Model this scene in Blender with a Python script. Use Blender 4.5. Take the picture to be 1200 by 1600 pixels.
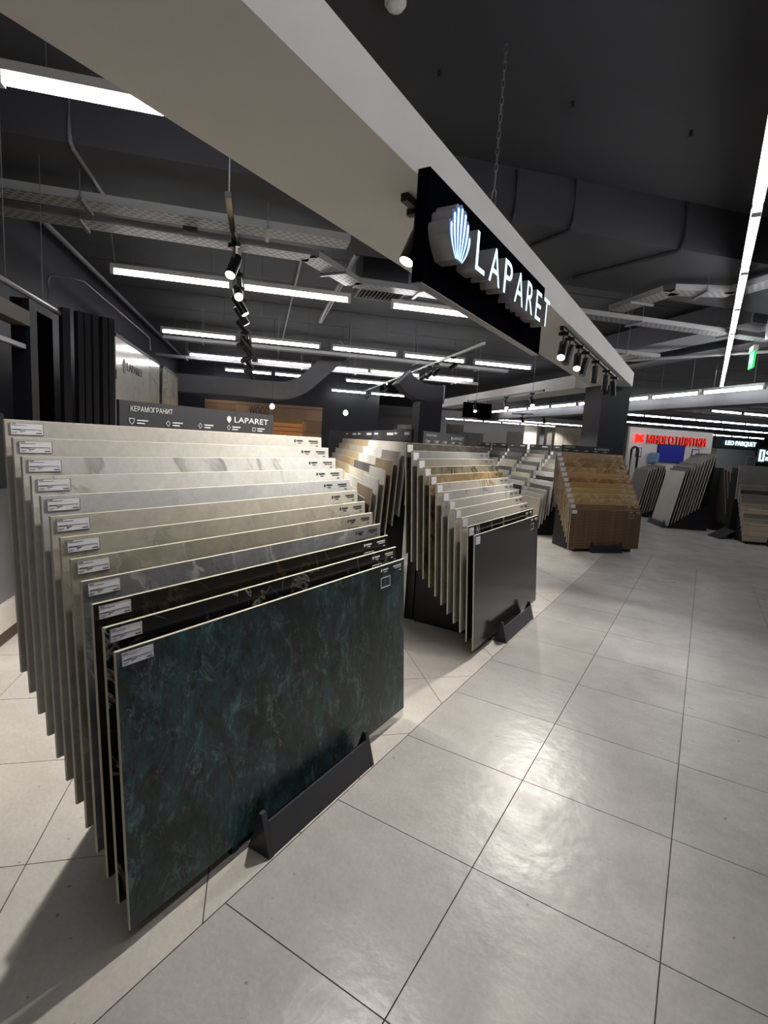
import bpy, math, random
import numpy as np
from mathutils import Vector, Matrix

# ------------------------------------------------------------------ camera, world, exposure
for o in list(bpy.data.objects):
    bpy.data.objects.remove(o, do_unlink=True)
scene = bpy.context.scene
COL = scene.collection
CAM_H = 1.493
YAW, PITCH, ROLL, FPX = -0.5457, 0.1361, 0.0610, 813.24


def cam_axes():
    cy, sy, cp, sp = math.cos(YAW), math.sin(YAW), math.cos(PITCH), math.sin(PITCH)
    fwd = Vector((sy * cp, cy * cp, -sp))
    right = Vector((cy, -sy, 0))
    up = right.cross(fwd)
    r2 = right * math.cos(ROLL) + up * math.sin(ROLL)
    u2 = -right * math.sin(ROLL) + up * math.cos(ROLL)
    return r2, u2, fwd


CR, CU, CF = cam_axes()
cam_data = bpy.data.cameras.new('camera')
cam = bpy.data.objects.new('camera', cam_data)
COL.objects.link(cam)
cam.matrix_world = Matrix(((CR.x, CU.x, -CF.x, 0), (CR.y, CU.y, -CF.y, 0), (CR.z, CU.z, -CF.z, CAM_H), (0, 0, 0, 1)))
cam_data.sensor_fit = 'VERTICAL'
cam_data.sensor_height = 36
cam_data.lens = FPX / 1600 * 36
cam_data.clip_start = 0.02
cam_data.clip_end = 300
scene.camera = cam

world = bpy.data.worlds.new('world')
scene.world = world
world.use_nodes = True
world.node_tree.nodes['Background'].inputs[0].default_value = (0.97, 0.98, 1.0, 1)
world.node_tree.nodes['Background'].inputs[1].default_value = 0.0
scene.view_settings.view_transform = 'Standard'
scene.view_settings.look = 'None'
scene.view_settings.gamma = 1
scene.view_settings.exposure = 0.05
scene.view_settings.use_curve_mapping = False
TUBE_E = 21.0       # radiance of the fluorescent tubes
SPOT_W = 50.0       # watts of one track spotlight

random.seed(7)
S2 = math.sqrt(0.5)


def uv(u, v, z=0.0):
    """building grid (45 degrees to the aisle) -> world"""
    return Vector(((u - v) * S2, (u + v) * S2, z))


def sees(p, margin=60):
    d = Vector(p) - Vector((0, 0, CAM_H))
    w = d.dot(CF)
    if w < 0.15:
        return False
    x = 600 + FPX * d.dot(CR) / w
    y = 800 - FPX * d.dot(CU) / w
    return -margin < x < 1200 + margin and -margin < y < 1600 + margin


# ------------------------------------------------------------------ materials
def lin(c):
    return tuple(((x / 255) / 12.92 if x / 255 <= 0.04045 else ((x / 255 + 0.055) / 1.055) ** 2.4) for x in c) + (1.0,)


def new_mat(name):
    m = bpy.data.materials.new(name)
    m.use_nodes = True
    return m, m.node_tree.nodes, m.node_tree.links, m.node_tree.nodes['Principled BSDF']


def plain(name, rgb, rough=0.5, metal=0.0, spec=0.5, noise=0.0, nscale=8.0, ior=1.5):
    m, n, l, b = new_mat(name)
    b.inputs['Roughness'].default_value = rough
    b.inputs['Metallic'].default_value = metal
    b.inputs['Specular IOR Level'].default_value = spec
    b.inputs['IOR'].default_value = ior
    c = lin(rgb)
    if noise > 0:
        t = n.new('ShaderNodeTexCoord')
        x = n.new('ShaderNodeTexNoise')
        x.inputs['Scale'].default_value = nscale
        x.inputs['Detail'].default_value = 5
        r = n.new('ShaderNodeValToRGB')
        r.color_ramp.elements[0].color = tuple(k * (1 - noise) for k in c[:3]) + (1,)
        r.color_ramp.elements[1].color = tuple(min(1, k * (1 + noise)) for k in c[:3]) + (1,)
        r.color_ramp.elements[0].position = 0.3
        r.color_ramp.elements[1].position = 0.7
        l.new(t.outputs['Object'], x.inputs['Vector'])
        l.new(x.outputs['Fac'], r.inputs['Fac'])
        l.new(r.outputs['Color'], b.inputs['Base Color'])
    else:
        b.inputs['Base Color'].default_value = c
    return m


def emit(name, rgb, strength):
    m, n, l, b = new_mat(name)
    b.inputs['Base Color'].default_value = lin(rgb)
    b.inputs['Emission Color'].default_value = lin(rgb)
    b.inputs['Emission Strength'].default_value = strength
    return m


def ramp(n, stops):
    r = n.new('ShaderNodeValToRGB')
    e = r.color_ramp.elements
    while len(e) < len(stops):
        e.new(0.5)
    for i, (p, c) in enumerate(stops):
        e[i].position = p
        e[i].color = c if len(c) == 4 else tuple(c) + (1,)
    return r


SEED = [0]


def stone(name, dark, light, scale=3.0, vein=None, vscale=1.5, vwidth=0.012, vamt=1.0, distort=1.2, rough=0.25,
          fine=None, fine_scale=9.0, fine_w=0.006, patch=None, patch_scale=1.0, patch_lo=0.58, rot=0.6, stretch=2.2,
          streak=1.0, rough_n=0.7, mottle=0.10):
    """polished stone-look porcelain: cloudy ground, ridge veins, optional fine veins and coloured patches"""
    SEED[0] += 1
    m, n, l, b = new_mat(name)
    b.inputs['Roughness'].default_value = rough
    t = n.new('ShaderNodeTexCoord')
    mp = n.new('ShaderNodeMapping')
    mp.inputs['Location'].default_value = (SEED[0] * 3.7, SEED[0] * 1.3, SEED[0] * 2.1)
    mp.inputs['Rotation'].default_value = (0, rot, 0)
    mp.inputs['Scale'].default_value = (1, 1, streak)
    l.new(t.outputs['Object'], mp.inputs['Vector'])
    g = n.new('ShaderNodeTexNoise')
    g.inputs['Scale'].default_value = scale
    g.inputs['Detail'].default_value = 9
    g.inputs['Roughness'].default_value = 0.65
    g.inputs['Distortion'].default_value = distort * 0.5
    l.new(mp.outputs[0], g.inputs['Vector'])
    r = ramp(n, [(0.3, lin(dark)), (0.7, lin(light))])
    l.new(g.outputs['Fac'], r.inputs['Fac'])
    col = r.outputs['Color']

    def mix(c0, fac, rgb, amt=1.0):
        x = n.new('ShaderNodeMix')
        x.data_type = 'RGBA'
        if amt != 1.0:
            k = n.new('ShaderNodeMath')
            k.operation = 'MULTIPLY'
            k.inputs[1].default_value = amt
            l.new(fac, k.inputs[0])
            fac = k.outputs[0]
        l.new(fac, x.inputs[0])
        l.new(c0, x.inputs[6])
        x.inputs[7].default_value = lin(rgb)
        return x.outputs[2]

    for pi, (prgb, psc, plo, phi) in enumerate(patch or []):
        p = n.new('ShaderNodeTexNoise')
        p.noise_dimensions = '4D'
        p.inputs['W'].default_value = 3.3 * pi + 1
        p.inputs['Scale'].default_value = psc
        p.inputs['Detail'].default_value = 8
        p.inputs['Roughness'].default_value = rough_n
        p.inputs['Distortion'].default_value = 1.0
        l.new(mp.outputs[0], p.inputs['Vector'])
        pr = ramp(n, [(plo, (0, 0, 0)), (phi, (1, 1, 1))])
        l.new(p.outputs['Fac'], pr.inputs['Fac'])
        col = mix(col, pr.outputs['Color'], prgb)

    def ridge(sc, w, rgb, amt, wv, st):
        nonlocal col
        m2 = n.new('ShaderNodeMapping')
        m2.inputs['Scale'].default_value = (st, 1, 1)
        m2.inputs['Location'].default_value = (wv, wv * 2, wv * 3)
        l.new(mp.outputs[0], m2.inputs['Vector'])
        x = n.new('ShaderNodeTexNoise')
        x.inputs['Scale'].default_value = sc
        x.inputs['Detail'].default_value = 6
        x.inputs['Roughness'].default_value = 0.55
        x.inputs['Distortion'].default_value = distort
        l.new(m2.outputs[0], x.inputs['Vector'])
        rr = ramp(n, [(0.5 - 3 * w, (0, 0, 0)), (0.5, (1, 1, 1)), (0.5 + w, (0, 0, 0))])
        l.new(x.outputs['Fac'], rr.inputs['Fac'])
        # fade the veins in and out
        y = n.new('ShaderNodeTexNoise')
        y.inputs['Scale'].default_value = sc * 1.3
        l.new(mp.outputs[0], y.inputs['Vector'])
        yr = ramp(n, [(0.42, (0, 0, 0)), (0.6, (1, 1, 1))])
        l.new(y.outputs['Fac'], yr.inputs['Fac'])
        k = n.new('ShaderNodeMath')
        k.operation = 'MULTIPLY'
        l.new(rr.outputs['Color'], k.inputs[0])
        l.new(yr.outputs['Color'], k.inputs[1])
        col = mix(col, k.outputs[0], rgb, amt)

    # fine mottling of the print
    fm = n.new('ShaderNodeTexNoise')
    fm.inputs['Scale'].default_value = 34
    fm.inputs['Detail'].default_value = 6
    fm.inputs['Roughness'].default_value = 0.7
    l.new(mp.outputs[0], fm.inputs['Vector'])
    fr = n.new('ShaderNodeMapRange')
    fr.inputs['From Min'].default_value = 0.3
    fr.inputs['From Max'].default_value = 0.7
    fr.inputs['To Min'].default_value = 1 - mottle
    fr.inputs['To Max'].default_value = 1 + mottle
    l.new(fm.outputs['Fac'], fr.inputs['Value'])
    fh = n.new('ShaderNodeHueSaturation')
    l.new(fr.outputs[0], fh.inputs['Value'])
    l.new(col, fh.inputs['Color'])
    col = fh.outputs['Color']
    if vein:
        ridge(vscale, vwidth, vein, vamt, 5.0, stretch)
    if fine:
        ridge(fine_scale, fine_w, fine, 0.8, 11.0, 1.0)
    l.new(col, b.inputs['Base Color'])
    return m


def floor_mat(name, a, bcol, rough, random_amt):
    m, n, l, b = new_mat(name)
    g = n.new('ShaderNodeNewGeometry')
    x = n.new('ShaderNodeTexNoise')
    x.inputs['Scale'].default_value = 2.2
    x.inputs['Detail'].default_value = 10
    x.inputs['Roughness'].default_value = 0.68
    l.new(g.outputs['Position'], x.inputs['Vector'])
    r = ramp(n, [(0.3, lin(a)), (0.72, lin(bcol))])
    l.new(x.outputs['Fac'], r.inputs['Fac'])
    oi = n.new('ShaderNodeObjectInfo')
    mr = n.new('ShaderNodeMapRange')
    mr.inputs['To Min'].default_value = 1 - random_amt
    mr.inputs['To Max'].default_value = 1 + random_amt
    l.new(oi.outputs['Random'], mr.inputs['Value'])
    hs = n.new('ShaderNodeHueSaturation')
    l.new(mr.outputs[0], hs.inputs['Value'])
    l.new(r.outputs['Color'], hs.inputs['Color'])
    # sparse dark scuffs
    s = n.new('ShaderNodeTexNoise')
    s.inputs['Scale'].default_value = 26
    s.inputs['Detail'].default_value = 3
    l.new(g.outputs['Position'], s.inputs['Vector'])
    sr = ramp(n, [(0.71, (0, 0, 0)), (0.75, (1, 1, 1))])
    l.new(s.outputs['Fac'], sr.inputs['Fac'])
    mx = n.new('ShaderNodeMix')
    mx.data_type = 'RGBA'
    l.new(sr.outputs['Color'], mx.inputs[0])
    fs = n.new('ShaderNodeTexNoise')
    fs.inputs['Scale'].default_value = 70
    fs.inputs['Detail'].default_value = 4
    l.new(g.outputs['Position'], fs.inputs['Vector'])
    fm = n.new('ShaderNodeMapRange')
    fm.inputs['From Min'].default_value = 0.3
    fm.inputs['From Max'].default_value = 0.7
    fm.inputs['To Min'].default_value = 0.94
    fm.inputs['To Max'].default_value = 1.06
    l.new(fs.outputs['Fac'], fm.inputs['Value'])
    h2 = n.new('ShaderNodeHueSaturation')
    l.new(fm.outputs[0], h2.inputs['Value'])
    l.new(hs.outputs['Color'], h2.inputs['Color'])
    l.new(h2.outputs['Color'], mx.inputs[6])
    mx.inputs[7].default_value = lin((128, 123, 116))
    l.new(mx.outputs[2], b.inputs['Base Color'])
    rr = ramp(n, [(0.3, (rough + 0.1,) * 3), (0.7, (rough - 0.06,) * 3)])
    l.new(x.outputs['Fac'], rr.inputs['Fac'])
    l.new(rr.outputs['Color'], b.inputs['Roughness'])
    h = n.new('ShaderNodeTexNoise')
    h.inputs['Scale'].default_value = 16
    h.inputs['Detail'].default_value = 6
    l.new(g.outputs['Position'], h.inputs['Vector'])
    bp = n.new('ShaderNodeBump')
    bp.inputs['Strength'].default_value = 0.22
    bp.inputs['Distance'].default_value = 0.012
    l.new(h.outputs['Fac'], bp.inputs['Height'])
    l.new(bp.outputs[0], b.inputs['Normal'])
    return m


def wood_mat(name, dark, light, chevron=0.0, plank=0.09, rough=0.5):
    """oak planks; chevron > 0 lays them in a zigzag of that half-width"""
    SEED[0] += 1
    m, n, l, b = new_mat(name)
    b.inputs['Roughness'].default_value = rough
    t = n.new('ShaderNodeTexCoord')
    sx = n.new('ShaderNodeSeparateXYZ')
    l.new(t.outputs['Object'], sx.inputs[0])

    def math_(op, a, bb=None):
        k = n.new('ShaderNodeMath')
        k.operation = op
        for i, q in enumerate((a, bb)):
            if q is None:
                continue
            if isinstance(q, (int, float)):
                k.inputs[i].default_value = q
            else:
                l.new(q, k.inputs[i])
        return k.outputs[0]

    X, Z = sx.outputs['X'], sx.outputs['Z']
    Xo = math_('ADD', X, SEED[0] * 0.37)
    if chevron > 0:
        tri = math_('PINGPONG', Xo, chevron)
        along = math_('FLOOR', math_('DIVIDE', Xo, chevron))
        across = math_('ADD', Z, tri)
    else:
        along = math_('FLOOR', math_('DIVIDE', Xo, 0.6))
        across = Z
    idx = math_('FLOOR', math_('DIVIDE', across, plank))
    cb = n.new('ShaderNodeCombineXYZ')
    l.new(idx, cb.inputs[0])
    l.new(along, cb.inputs[1])
    cb.inputs[2].default_value = SEED[0]
    wn = n.new('ShaderNodeTexWhiteNoise')
    l.new(cb.outputs[0], wn.inputs['Vector'])
    mp = n.new('ShaderNodeCombineXYZ')
    l.new(math_('MULTIPLY', Xo, 3.0), mp.inputs[0])
    l.new(math_('MULTIPLY', across, 40.0), mp.inputs[2])
    gr = n.new('ShaderNodeTexNoise')
    gr.inputs['Scale'].default_value = 1.0
    gr.inputs['Detail'].default_value = 5
    l.new(mp.outputs[0], gr.inputs['Vector'])
    f = math_('ADD', math_('MULTIPLY', wn.outputs['Value'], 0.6), math_('MULTIPLY', gr.outputs['Fac'], 0.5))
    r = ramp(n, [(0.15, lin(dark)), (0.85, lin(light))])
    l.new(f, r.inputs['Fac'])
    fr = math_('FRACT', math_('DIVIDE', across, plank))
    ln = math_('LESS_THAN', fr, 0.06)
    mx = n.new('ShaderNodeMix')
    mx.data_type = 'RGBA'
    l.new(ln, mx.inputs[0])
    l.new(r.outputs['Color'], mx.inputs[6])
    mx.inputs[7].default_value = tuple(0.55 * k for k in lin(dark)[:3]) + (1,)
    l.new(mx.outputs[2], b.inputs['Base Color'])
    return m


def tray_mat(name):
    """galvanised sheet with punched slots"""
    m, n, l, b = new_mat(name)
    b.inputs['Metallic'].default_value = 0.1
    b.inputs['Roughness'].default_value = 0.5
    t = n.new('ShaderNodeTexCoord')
    br = n.new('ShaderNodeTexBrick')
    br.inputs['Scale'].default_value = 1.0
    br.inputs['Brick Width'].default_value = 0.075
    br.inputs['Row Height'].default_value = 0.05
    br.inputs['Mortar Size'].default_value = 0.017
    br.inputs['Mortar Smooth'].default_value = 0.0
    br.inputs['Color1'].default_value = lin((22, 22, 24))
    br.inputs['Color2'].default_value = lin((30, 30, 32))
    br.inputs['Mortar'].default_value = lin((168, 168, 168))
    l.new(t.outputs['Object'], br.inputs['Vector'])
    l.new(br.outputs['Color'], b.inputs['Base Color'])
    return m


M = dict(
    aisle=floor_mat('aisle_concrete_tile', (156, 153, 150), (190, 187, 184), 0.32, 0.05),
    booth=floor_mat('booth_stone_tile', (180, 174, 166), (206, 201, 193), 0.45, 0.04),
    grout=plain('grout', (84, 80, 76), 0.8),
    ceil=plain('ceiling_dark_paint', (66, 66, 70), 0.85, noise=0.12, nscale=1.0),
    panel=plain('ceiling_panel_paint', (66, 66, 70), 0.8, noise=0.15, nscale=1.5),
    beam=plain('beam_paint', (66, 66, 70), 0.8, noise=0.1, nscale=1.5),
    soffit=plain('soffit_warm_white', (214, 212, 208), 0.75, noise=0.03, nscale=2),
    black=plain('black_laminate', (26, 26, 31), 0.45, noise=0.1),
    navy=plain('dark_panel', (28, 29, 38), 0.55),
    niche=plain('niche_black', (28, 29, 38), 0.55),
    anth=plain('anthracite_steel', (58, 59, 66), 0.38, metal=0.25),
    column=plain('column_black', (36, 36, 42), 0.6, noise=0.1),
    signb=plain('sign_black_gloss', (8, 9, 14), 0.5, spec=0.0, ior=1.05),
    header=plain('header_grey', (56, 57, 62), 0.5),
    white=plain('white_paint', (236, 236, 232), 0.5),
    hous=plain('luminaire_white', (205, 205, 202), 0.4),
    edge=plain('porcelain_body', (214, 206, 186), 0.6),
    back=plain('porcelain_back', (120, 112, 102), 0.8),
    tag=plain('tag_paper', (246, 245, 249), 0.5),
    ink=plain('tag_ink', (52, 50, 54), 0.6),
    lite=plain('white_ink', (232, 234, 232), 0.5),
    zinc=plain('zinc', (150, 150, 152), 0.4, metal=0.7),
    pipe=plain('grey_conduit', (118, 118, 120), 0.5, metal=0.2),
    dpipe=plain('dark_conduit', (52, 52, 56), 0.6),
    duct=plain('grey_duct', (86, 86, 90), 0.5, metal=0.2, noise=0.08),
    tray=tray_mat('galvanised_tray'),
    spot=plain('spot_black', (18, 18, 20), 0.35),
    letside=plain('letter_side_grey', (154, 153, 157), 0.35, metal=0.2),
    offlens=plain('spot_glass_off', (70, 66, 58), 0.2),
    tube=emit('fluorescent_tube', (252, 252, 255), TUBE_E),
    lens=emit('spot_lens_lit', (255, 232, 190), 40.0),
    letter=emit('letter_face_lit', (190, 232, 246), 1.6),
    shell_blue=emit('shell_face_blue', (52, 92, 160), 0.7),
    red=emit('red_letters_lit', (255, 34, 22), 1.2),
    cyan=emit('pale_blue_letters_lit', (200, 240, 255), 2.0),
    screen=emit('screen_blue', (24, 30, 104), 0.6),
    exitg=emit('exit_green', (20, 205, 90), 1.2),
    exitw=emit('exit_white', (225, 255, 235), 1.6),
)

# ------------------------------------------------------------------ mesh helpers
def link(name, mesh, parent=None, mats=(), loc=None, rot=None, kind=None):
    o = bpy.data.objects.new(name, mesh)
    COL.objects.link(o)
    for m in mats:
        if mesh is not None and len(mesh.materials) < len(mats):
            mesh.materials.append(m)
    if parent is not None:
        o.parent = parent
    if loc is not None:
        o.location = loc
    if rot is not None:
        o.rotation_euler = rot
    if kind:
        o['kind'] = kind
    return o


def tagit(o, label, cat, group=None):
    o['label'] = label
    o['category'] = cat
    if group:
        o['group'] = group
    return o


def thing(name, label, cat, loc=(0, 0, 0), rz=0.0, group=None):
    o = bpy.data.objects.new(name, None)
    COL.objects.link(o)
    o.location = loc
    o.rotation_euler = (0, 0, rz)
    o.empty_display_size = 0.1
    return tagit(o, label, cat, group)


class MB:
    """collects primitives into one mesh"""

    def __init__(self):
        self.v, self.f, self.m = [], [], []

    def poly(self, pts, faces, mi=0):
        k = len(self.v)
        self.v += [tuple(p) for p in pts]
        self.f += [tuple(i + k for i in f) for f in faces]
        self.m += [mi] * len(faces)
        return self

    def box(self, x0, x1, y0, y1, z0, z1, mi=0):
        p = [(x0, y0, z0), (x1, y0, z0), (x1, y1, z0), (x0, y1, z0), (x0, y0, z1), (x1, y0, z1), (x1, y1, z1), (x0, y1, z1)]
        return self.poly(p, [(0, 3, 2, 1), (4, 5, 6, 7), (0, 1, 5, 4), (1, 2, 6, 5), (2, 3, 7, 6), (3, 0, 4, 7)], mi)

    def prism(self, prof, a0, a1, axis='x', mi=0):
        """extrude a 2D profile along an axis. axis x: prof=(y,z); y: (x,z); z: (x,y)"""
        def P(p, a):
            return {'x': (a, p[0], p[1]), 'y': (p[0], a, p[1]), 'z': (p[0], p[1], a)}[axis]
        n = len(prof)
        pts = [P(p, a0) for p in prof] + [P(p, a1) for p in prof]
        fs = [tuple(range(n)), tuple(range(2 * n - 1, n - 1, -1))]
        for i in range(n):
            j = (i + 1) % n
            fs.append((i, i + n, j + n, j))
        return self.poly(pts, fs, mi)

    def tube(self, pts, r, seg=8, mi=0):
        pts = [Vector(p) for p in pts]
        rings = []
        for i, p in enumerate(pts):
            d = (pts[min(i + 1, len(pts) - 1)] - pts[max(i - 1, 0)]).normalized()
            a = d.cross(Vector((0, 0, 1)))
            if a.length < 1e-3:
                a = d.cross(Vector((1, 0, 0)))
            a.normalize()
            b = d.cross(a)
            rr = r[i] if isinstance(r, (list, tuple)) else r
            rings.append([p + (a * math.cos(t) + b * math.sin(t)) * rr for t in (2 * math.pi * k / seg for k in range(seg))])
        vs = [q for ring in rings for q in ring]
        fs = []
        for i in range(len(rings) - 1):
            for k in range(seg):
                k2 = (k + 1) % seg
                fs.append((i * seg + k, i * seg + k2, (i + 1) * seg + k2, (i + 1) * seg + k))
        fs.append(tuple(range(seg - 1, -1, -1)))
        fs.append(tuple((len(rings) - 1) * seg + k for k in range(seg)))
        return self.poly(vs, fs, mi)

    def mesh(self, name, fix=True):
        me = bpy.data.meshes.new(name)
        me.from_pydata(self.v, [], self.f)
        me.polygons.foreach_set('material_index', self.m)
        me.update()
        if fix:
            import bmesh
            bm = bmesh.new()
            bm.from_mesh(me)
            bmesh.ops.recalc_face_normals(bm, faces=bm.faces)
            bm.to_mesh(me)
            bm.free()
        return me

    def obj(self, name, mats, parent=None, loc=None, rot=None, kind=None):
        if not isinstance(mats, (list, tuple)):
            mats = [mats]
        return link(name, self.mesh(name), parent, mats, loc, rot, kind)


def copy_tree(o, parent=None):
    c = o.copy()
    COL.objects.link(c)
    c.parent = parent
    for ch in o.children:
        copy_tree(ch, c)
    return c


def text_mesh(body, height, extrude=0.0, width=None, bevel=0.0):
    """flat or extruded lettering as a mesh in the XZ plane facing -Y, origin at the lower left corner"""
    cu = bpy.data.curves.new('lettering', 'FONT')
    cu.body = body
    cu.size = 1.0
    cu.extrude = extrude
    cu.resolution_u = 3
    t = bpy.data.objects.new('lettering', cu)
    COL.objects.link(t)
    dg = bpy.context.evaluated_depsgraph_get()
    me = bpy.data.meshes.new_from_object(t.evaluated_get(dg))
    bpy.data.objects.remove(t, do_unlink=True)
    bpy.data.curves.remove(cu)
    co = np.empty(len(me.vertices) * 3)
    me.vertices.foreach_get('co', co)
    co = co.reshape(-1, 3)
    lo, hi = co.min(0), co.max(0)
    sy = height / (hi[1] - lo[1])
    sx = width / (hi[0] - lo[0]) if width else sy
    out = np.stack([(co[:, 0] - lo[0]) * sx, -co[:, 2], (co[:, 1] - lo[1]) * sy], 1)
    me.vertices.foreach_set('co', out.ravel())
    me.materials.clear()
    me.update()
    return me


def letters(name, body, height, mats, parent, loc, rot=(0, 0, 0), depth=0.0, width=None):
    me = text_mesh(body, height, depth / 2, width)
    o = link(name, me, parent, mats, loc, rot)
    if len(mats) > 1:
        for p in me.polygons:
            p.material_index = 0 if p.normal.y < -0.7 else 1
    else:
        for p in me.polygons:
            p.material_index = 0
    return o


# ------------------------------------------------------------------ setting: floor
def struct(o):
    o['kind'] = 'structure'
    return o


floor = struct(MB().box(-40, 40, -12, 70, -0.10, -0.004).obj('floor', M['grout']))
floor['label'] = 'grey tiled shop floor with thin dark joints'
TILE, GAP, XB, UB = 0.6, 0.004, -1.134, 5.90


def clip(poly, n, d):
    """keep the part of the polygon with dot(p, n) <= d"""
    out = []
    for i, p in enumerate(poly):
        q = poly[(i + 1) % len(poly)]
        a, b = p[0] * n[0] + p[1] * n[1] - d, q[0] * n[0] + q[1] * n[1] - d
        if a <= 0:
            out.append(p)
        if (a < 0 < b) or (b < 0 < a):
            t = a / (a - b)
            out.append((p[0] + t * (q[0] - p[0]), p[1] + t * (q[1] - p[1])))
    return out


def tile_mesh(poly, mi_mat, name='floor_tile'):
    mb = MB()
    mb.prism(poly, -0.008, 0.0, 'z')
    me = mb.mesh(name)
    me.materials.append(mi_mat)
    return me


h = TILE / 2 - GAP / 2
sq = [(-h, -h), (h, -h), (h, h), (-h, h)]
FULL = {('aisle', 0): tile_mesh(sq, M['aisle']), ('booth', 45): tile_mesh(sq, M['booth']), ('aisle', 45): tile_mesh(sq, M['aisle'])}
field = {'aisle': MB(), 'booth': MB()}
ntile = 0


def area(p):
    return abs(sum(p[i][0] * p[(i + 1) % len(p)][1] - p[(i + 1) % len(p)][0] * p[i][1] for i in range(len(p)))) / 2


def put_tile(cx, cy, ang, mat, cuts):
    global ntile
    ca, sa = math.cos(ang), math.sin(ang)
    poly = [(cx + x * ca - y * sa, cy + x * sa + y * ca) for x, y in sq]
    whole = poly
    for nrm, d in cuts:
        poly = clip(poly, nrm, d)
        if len(poly) < 3:
            return
    if area(poly) < 1e-4:
        return
    near = math.hypot(cx, cy) < 11.5 and any(sees((p[0], p[1], 0), 10) for p in poly + [(cx, cy)])
    if near and ntile < 295:
        ntile += 1
        if len(poly) == 4 and abs(area(poly) - area(whole)) < 1e-6:
            link('floor_tile', FULL[(mat, 45 if ang > 0.1 else 0)], floor, (), (cx, cy, 0), (0, 0, ang))
        else:
            loc = [(p[0] - cx, p[1] - cy) for p in poly]
            link('floor_tile', tile_mesh(loc, M[mat]), floor, (), (cx, cy, 0))
    elif math.hypot(cx, cy) < 45:
        field[mat].poly([(p[0], p[1], 0) for p in poly], [tuple(range(len(poly)))])


cutU = ((S2, S2), UB - GAP / 2)
for i in range(0, 50):                      # aisle: square to the slab stands
    for j in range(-8, 26):
        put_tile(XB + TILE * (i + 0.5), 1.038 + TILE * (j + 0.5), 0, 'aisle', [cutU])
for a in range(-60, 90):                    # booth and far hall: at 45 degrees
    for b in range(-40, 100):
        uc, vc = -0.131 + TILE * (a + 0.5), 1.80 + TILE * (b + 0.5)
        c = uv(uc, vc)
        if c.length > 46:
            continue
        if uc < UB + 0.5:
            put_tile(c.x, c.y, math.pi / 4, 'booth', [((1, 0), XB - GAP / 2), cutU])
        if uc > UB - 0.5:
            put_tile(c.x, c.y, math.pi / 4, 'aisle', [((-S2, -S2), -UB - GAP / 2)])
for k in field:
    field[k].obj('far_tiles', M[k], floor, kind='stuff')

# ------------------------------------------------------------------ setting: ceiling and walls
ZC, ZB = 3.8, 3.4
A45 = math.pi / 4
ceiling = struct(MB().box(-60, 60, -14, 60, ZC + 0.01, ZC + 0.2).obj('ceiling', M['ceil'], rot=(0, 0, A45)))
VJ = [5.75 + 1.35 * k for k in range(18)]
for k, v0 in enumerate(VJ[:-1]):            # ceiling planks beyond the beam
    MB().box(-22, 26, v0 + 0.015, VJ[k + 1] - 0.015, ZC - 0.03, ZC + 0.01).obj('ceiling_panel', M['panel'], ceiling)
MB().box(-40, 40, 4.34, 5.7, ZB, ZC + 0.01).obj('ceiling_beam', M['beam'], ceiling)

soffit = struct(MB().box(-1.81, -1.17, -4.0, 9.45, 2.60, 2.82).obj('ceiling_soffit', M['soffit']))
soffit['label'] = 'long warm white soffit box hung over the stands'
soffit2 = struct(MB().box(5.2, 5.75, 8.12, 15.3, 2.58, 2.80).obj('ceiling_soffit', M['soffit'], rot=(0, 0, A45)))
soffit2['label'] = 'pale soffit box running back from the black column'


def column(u0, u1, v0, v1, z1, label):
    t = struct(MB().box(u0, u1, v0, v1, 0, z1).obj('column', M['column'], rot=(0, 0, A45)))
    MB().box(u0 - 0.012, u1 + 0.012, v0 - 0.012, v1 + 0.012, 0, 0.08).obj('baseboard', M['black'], t)
    t['label'] = label
    return t


column(5.40, 5.92, 7.62, 8.10, 2.60, 'black clad column carrying the end of the soffit')
column(3.04, 3.50, 10.0, 10.5, 2.30, 'dark column with a duct elbow above it')
wl = struct(MB().box(-2.75, -2.6, -6, 18.8, 0, ZC).obj('wall_left', M['navy'], rot=(0, 0, A45)))
wb = struct(MB().box(-2.75, 4.17, 18.8, 18.95, 0, ZC).obj('wall_back', M['navy'], rot=(0, 0, A45)))

# wood feature on the back wall
t = tagit(link('oak_feature_panel', None), 'oak wall panel with dark WOOD lettering and lit sample shelves', 'wall panel')
t.rotation_euler = (0, 0, A45)
t.location = uv(0.145, 18.8)
MB().box(-1.98, 1.97, -0.05, -0.002, 0, 2.515).obj('panel', wood_mat('oak_panel', (136, 102, 74), (178, 140, 106), 0, 0.4), t)
letters('lettering', 'WOOD', 0.275, [M['black']], t, (-0.535, -0.07, 2.11), width=0.665, depth=0.02)
oak_s = wood_mat('oak_shelf', (170, 132, 92), (214, 178, 132), 0, 0.3)
for k in range(4):
    s = MB().prism([(-0.43, 0.0), (-0.06, 0.13), (-0.06, 0.15), (-0.43, 0.022)], 0.145, 1.3).obj('shelf', oak_s, t, (0, 0, 1.43 + 0.152 * k))
    MB().box(0.145, 1.3, -0.12, -0.10, 0.08, 0.095).obj('led_strip', emit('shelf_led', (255, 216, 160), 3.0), s)
dw = tagit(MB().box(1.55, 2.12, 12.1, 12.2, 0, 1.66).obj('grey_screen_panel', M['header'], rot=(0, 0, A45)),
           'plain charcoal screen panel standing by the dark back wall', 'panel')

# ------------------------------------------------------------------ slabs and racks
SLABMESH = {}


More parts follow.
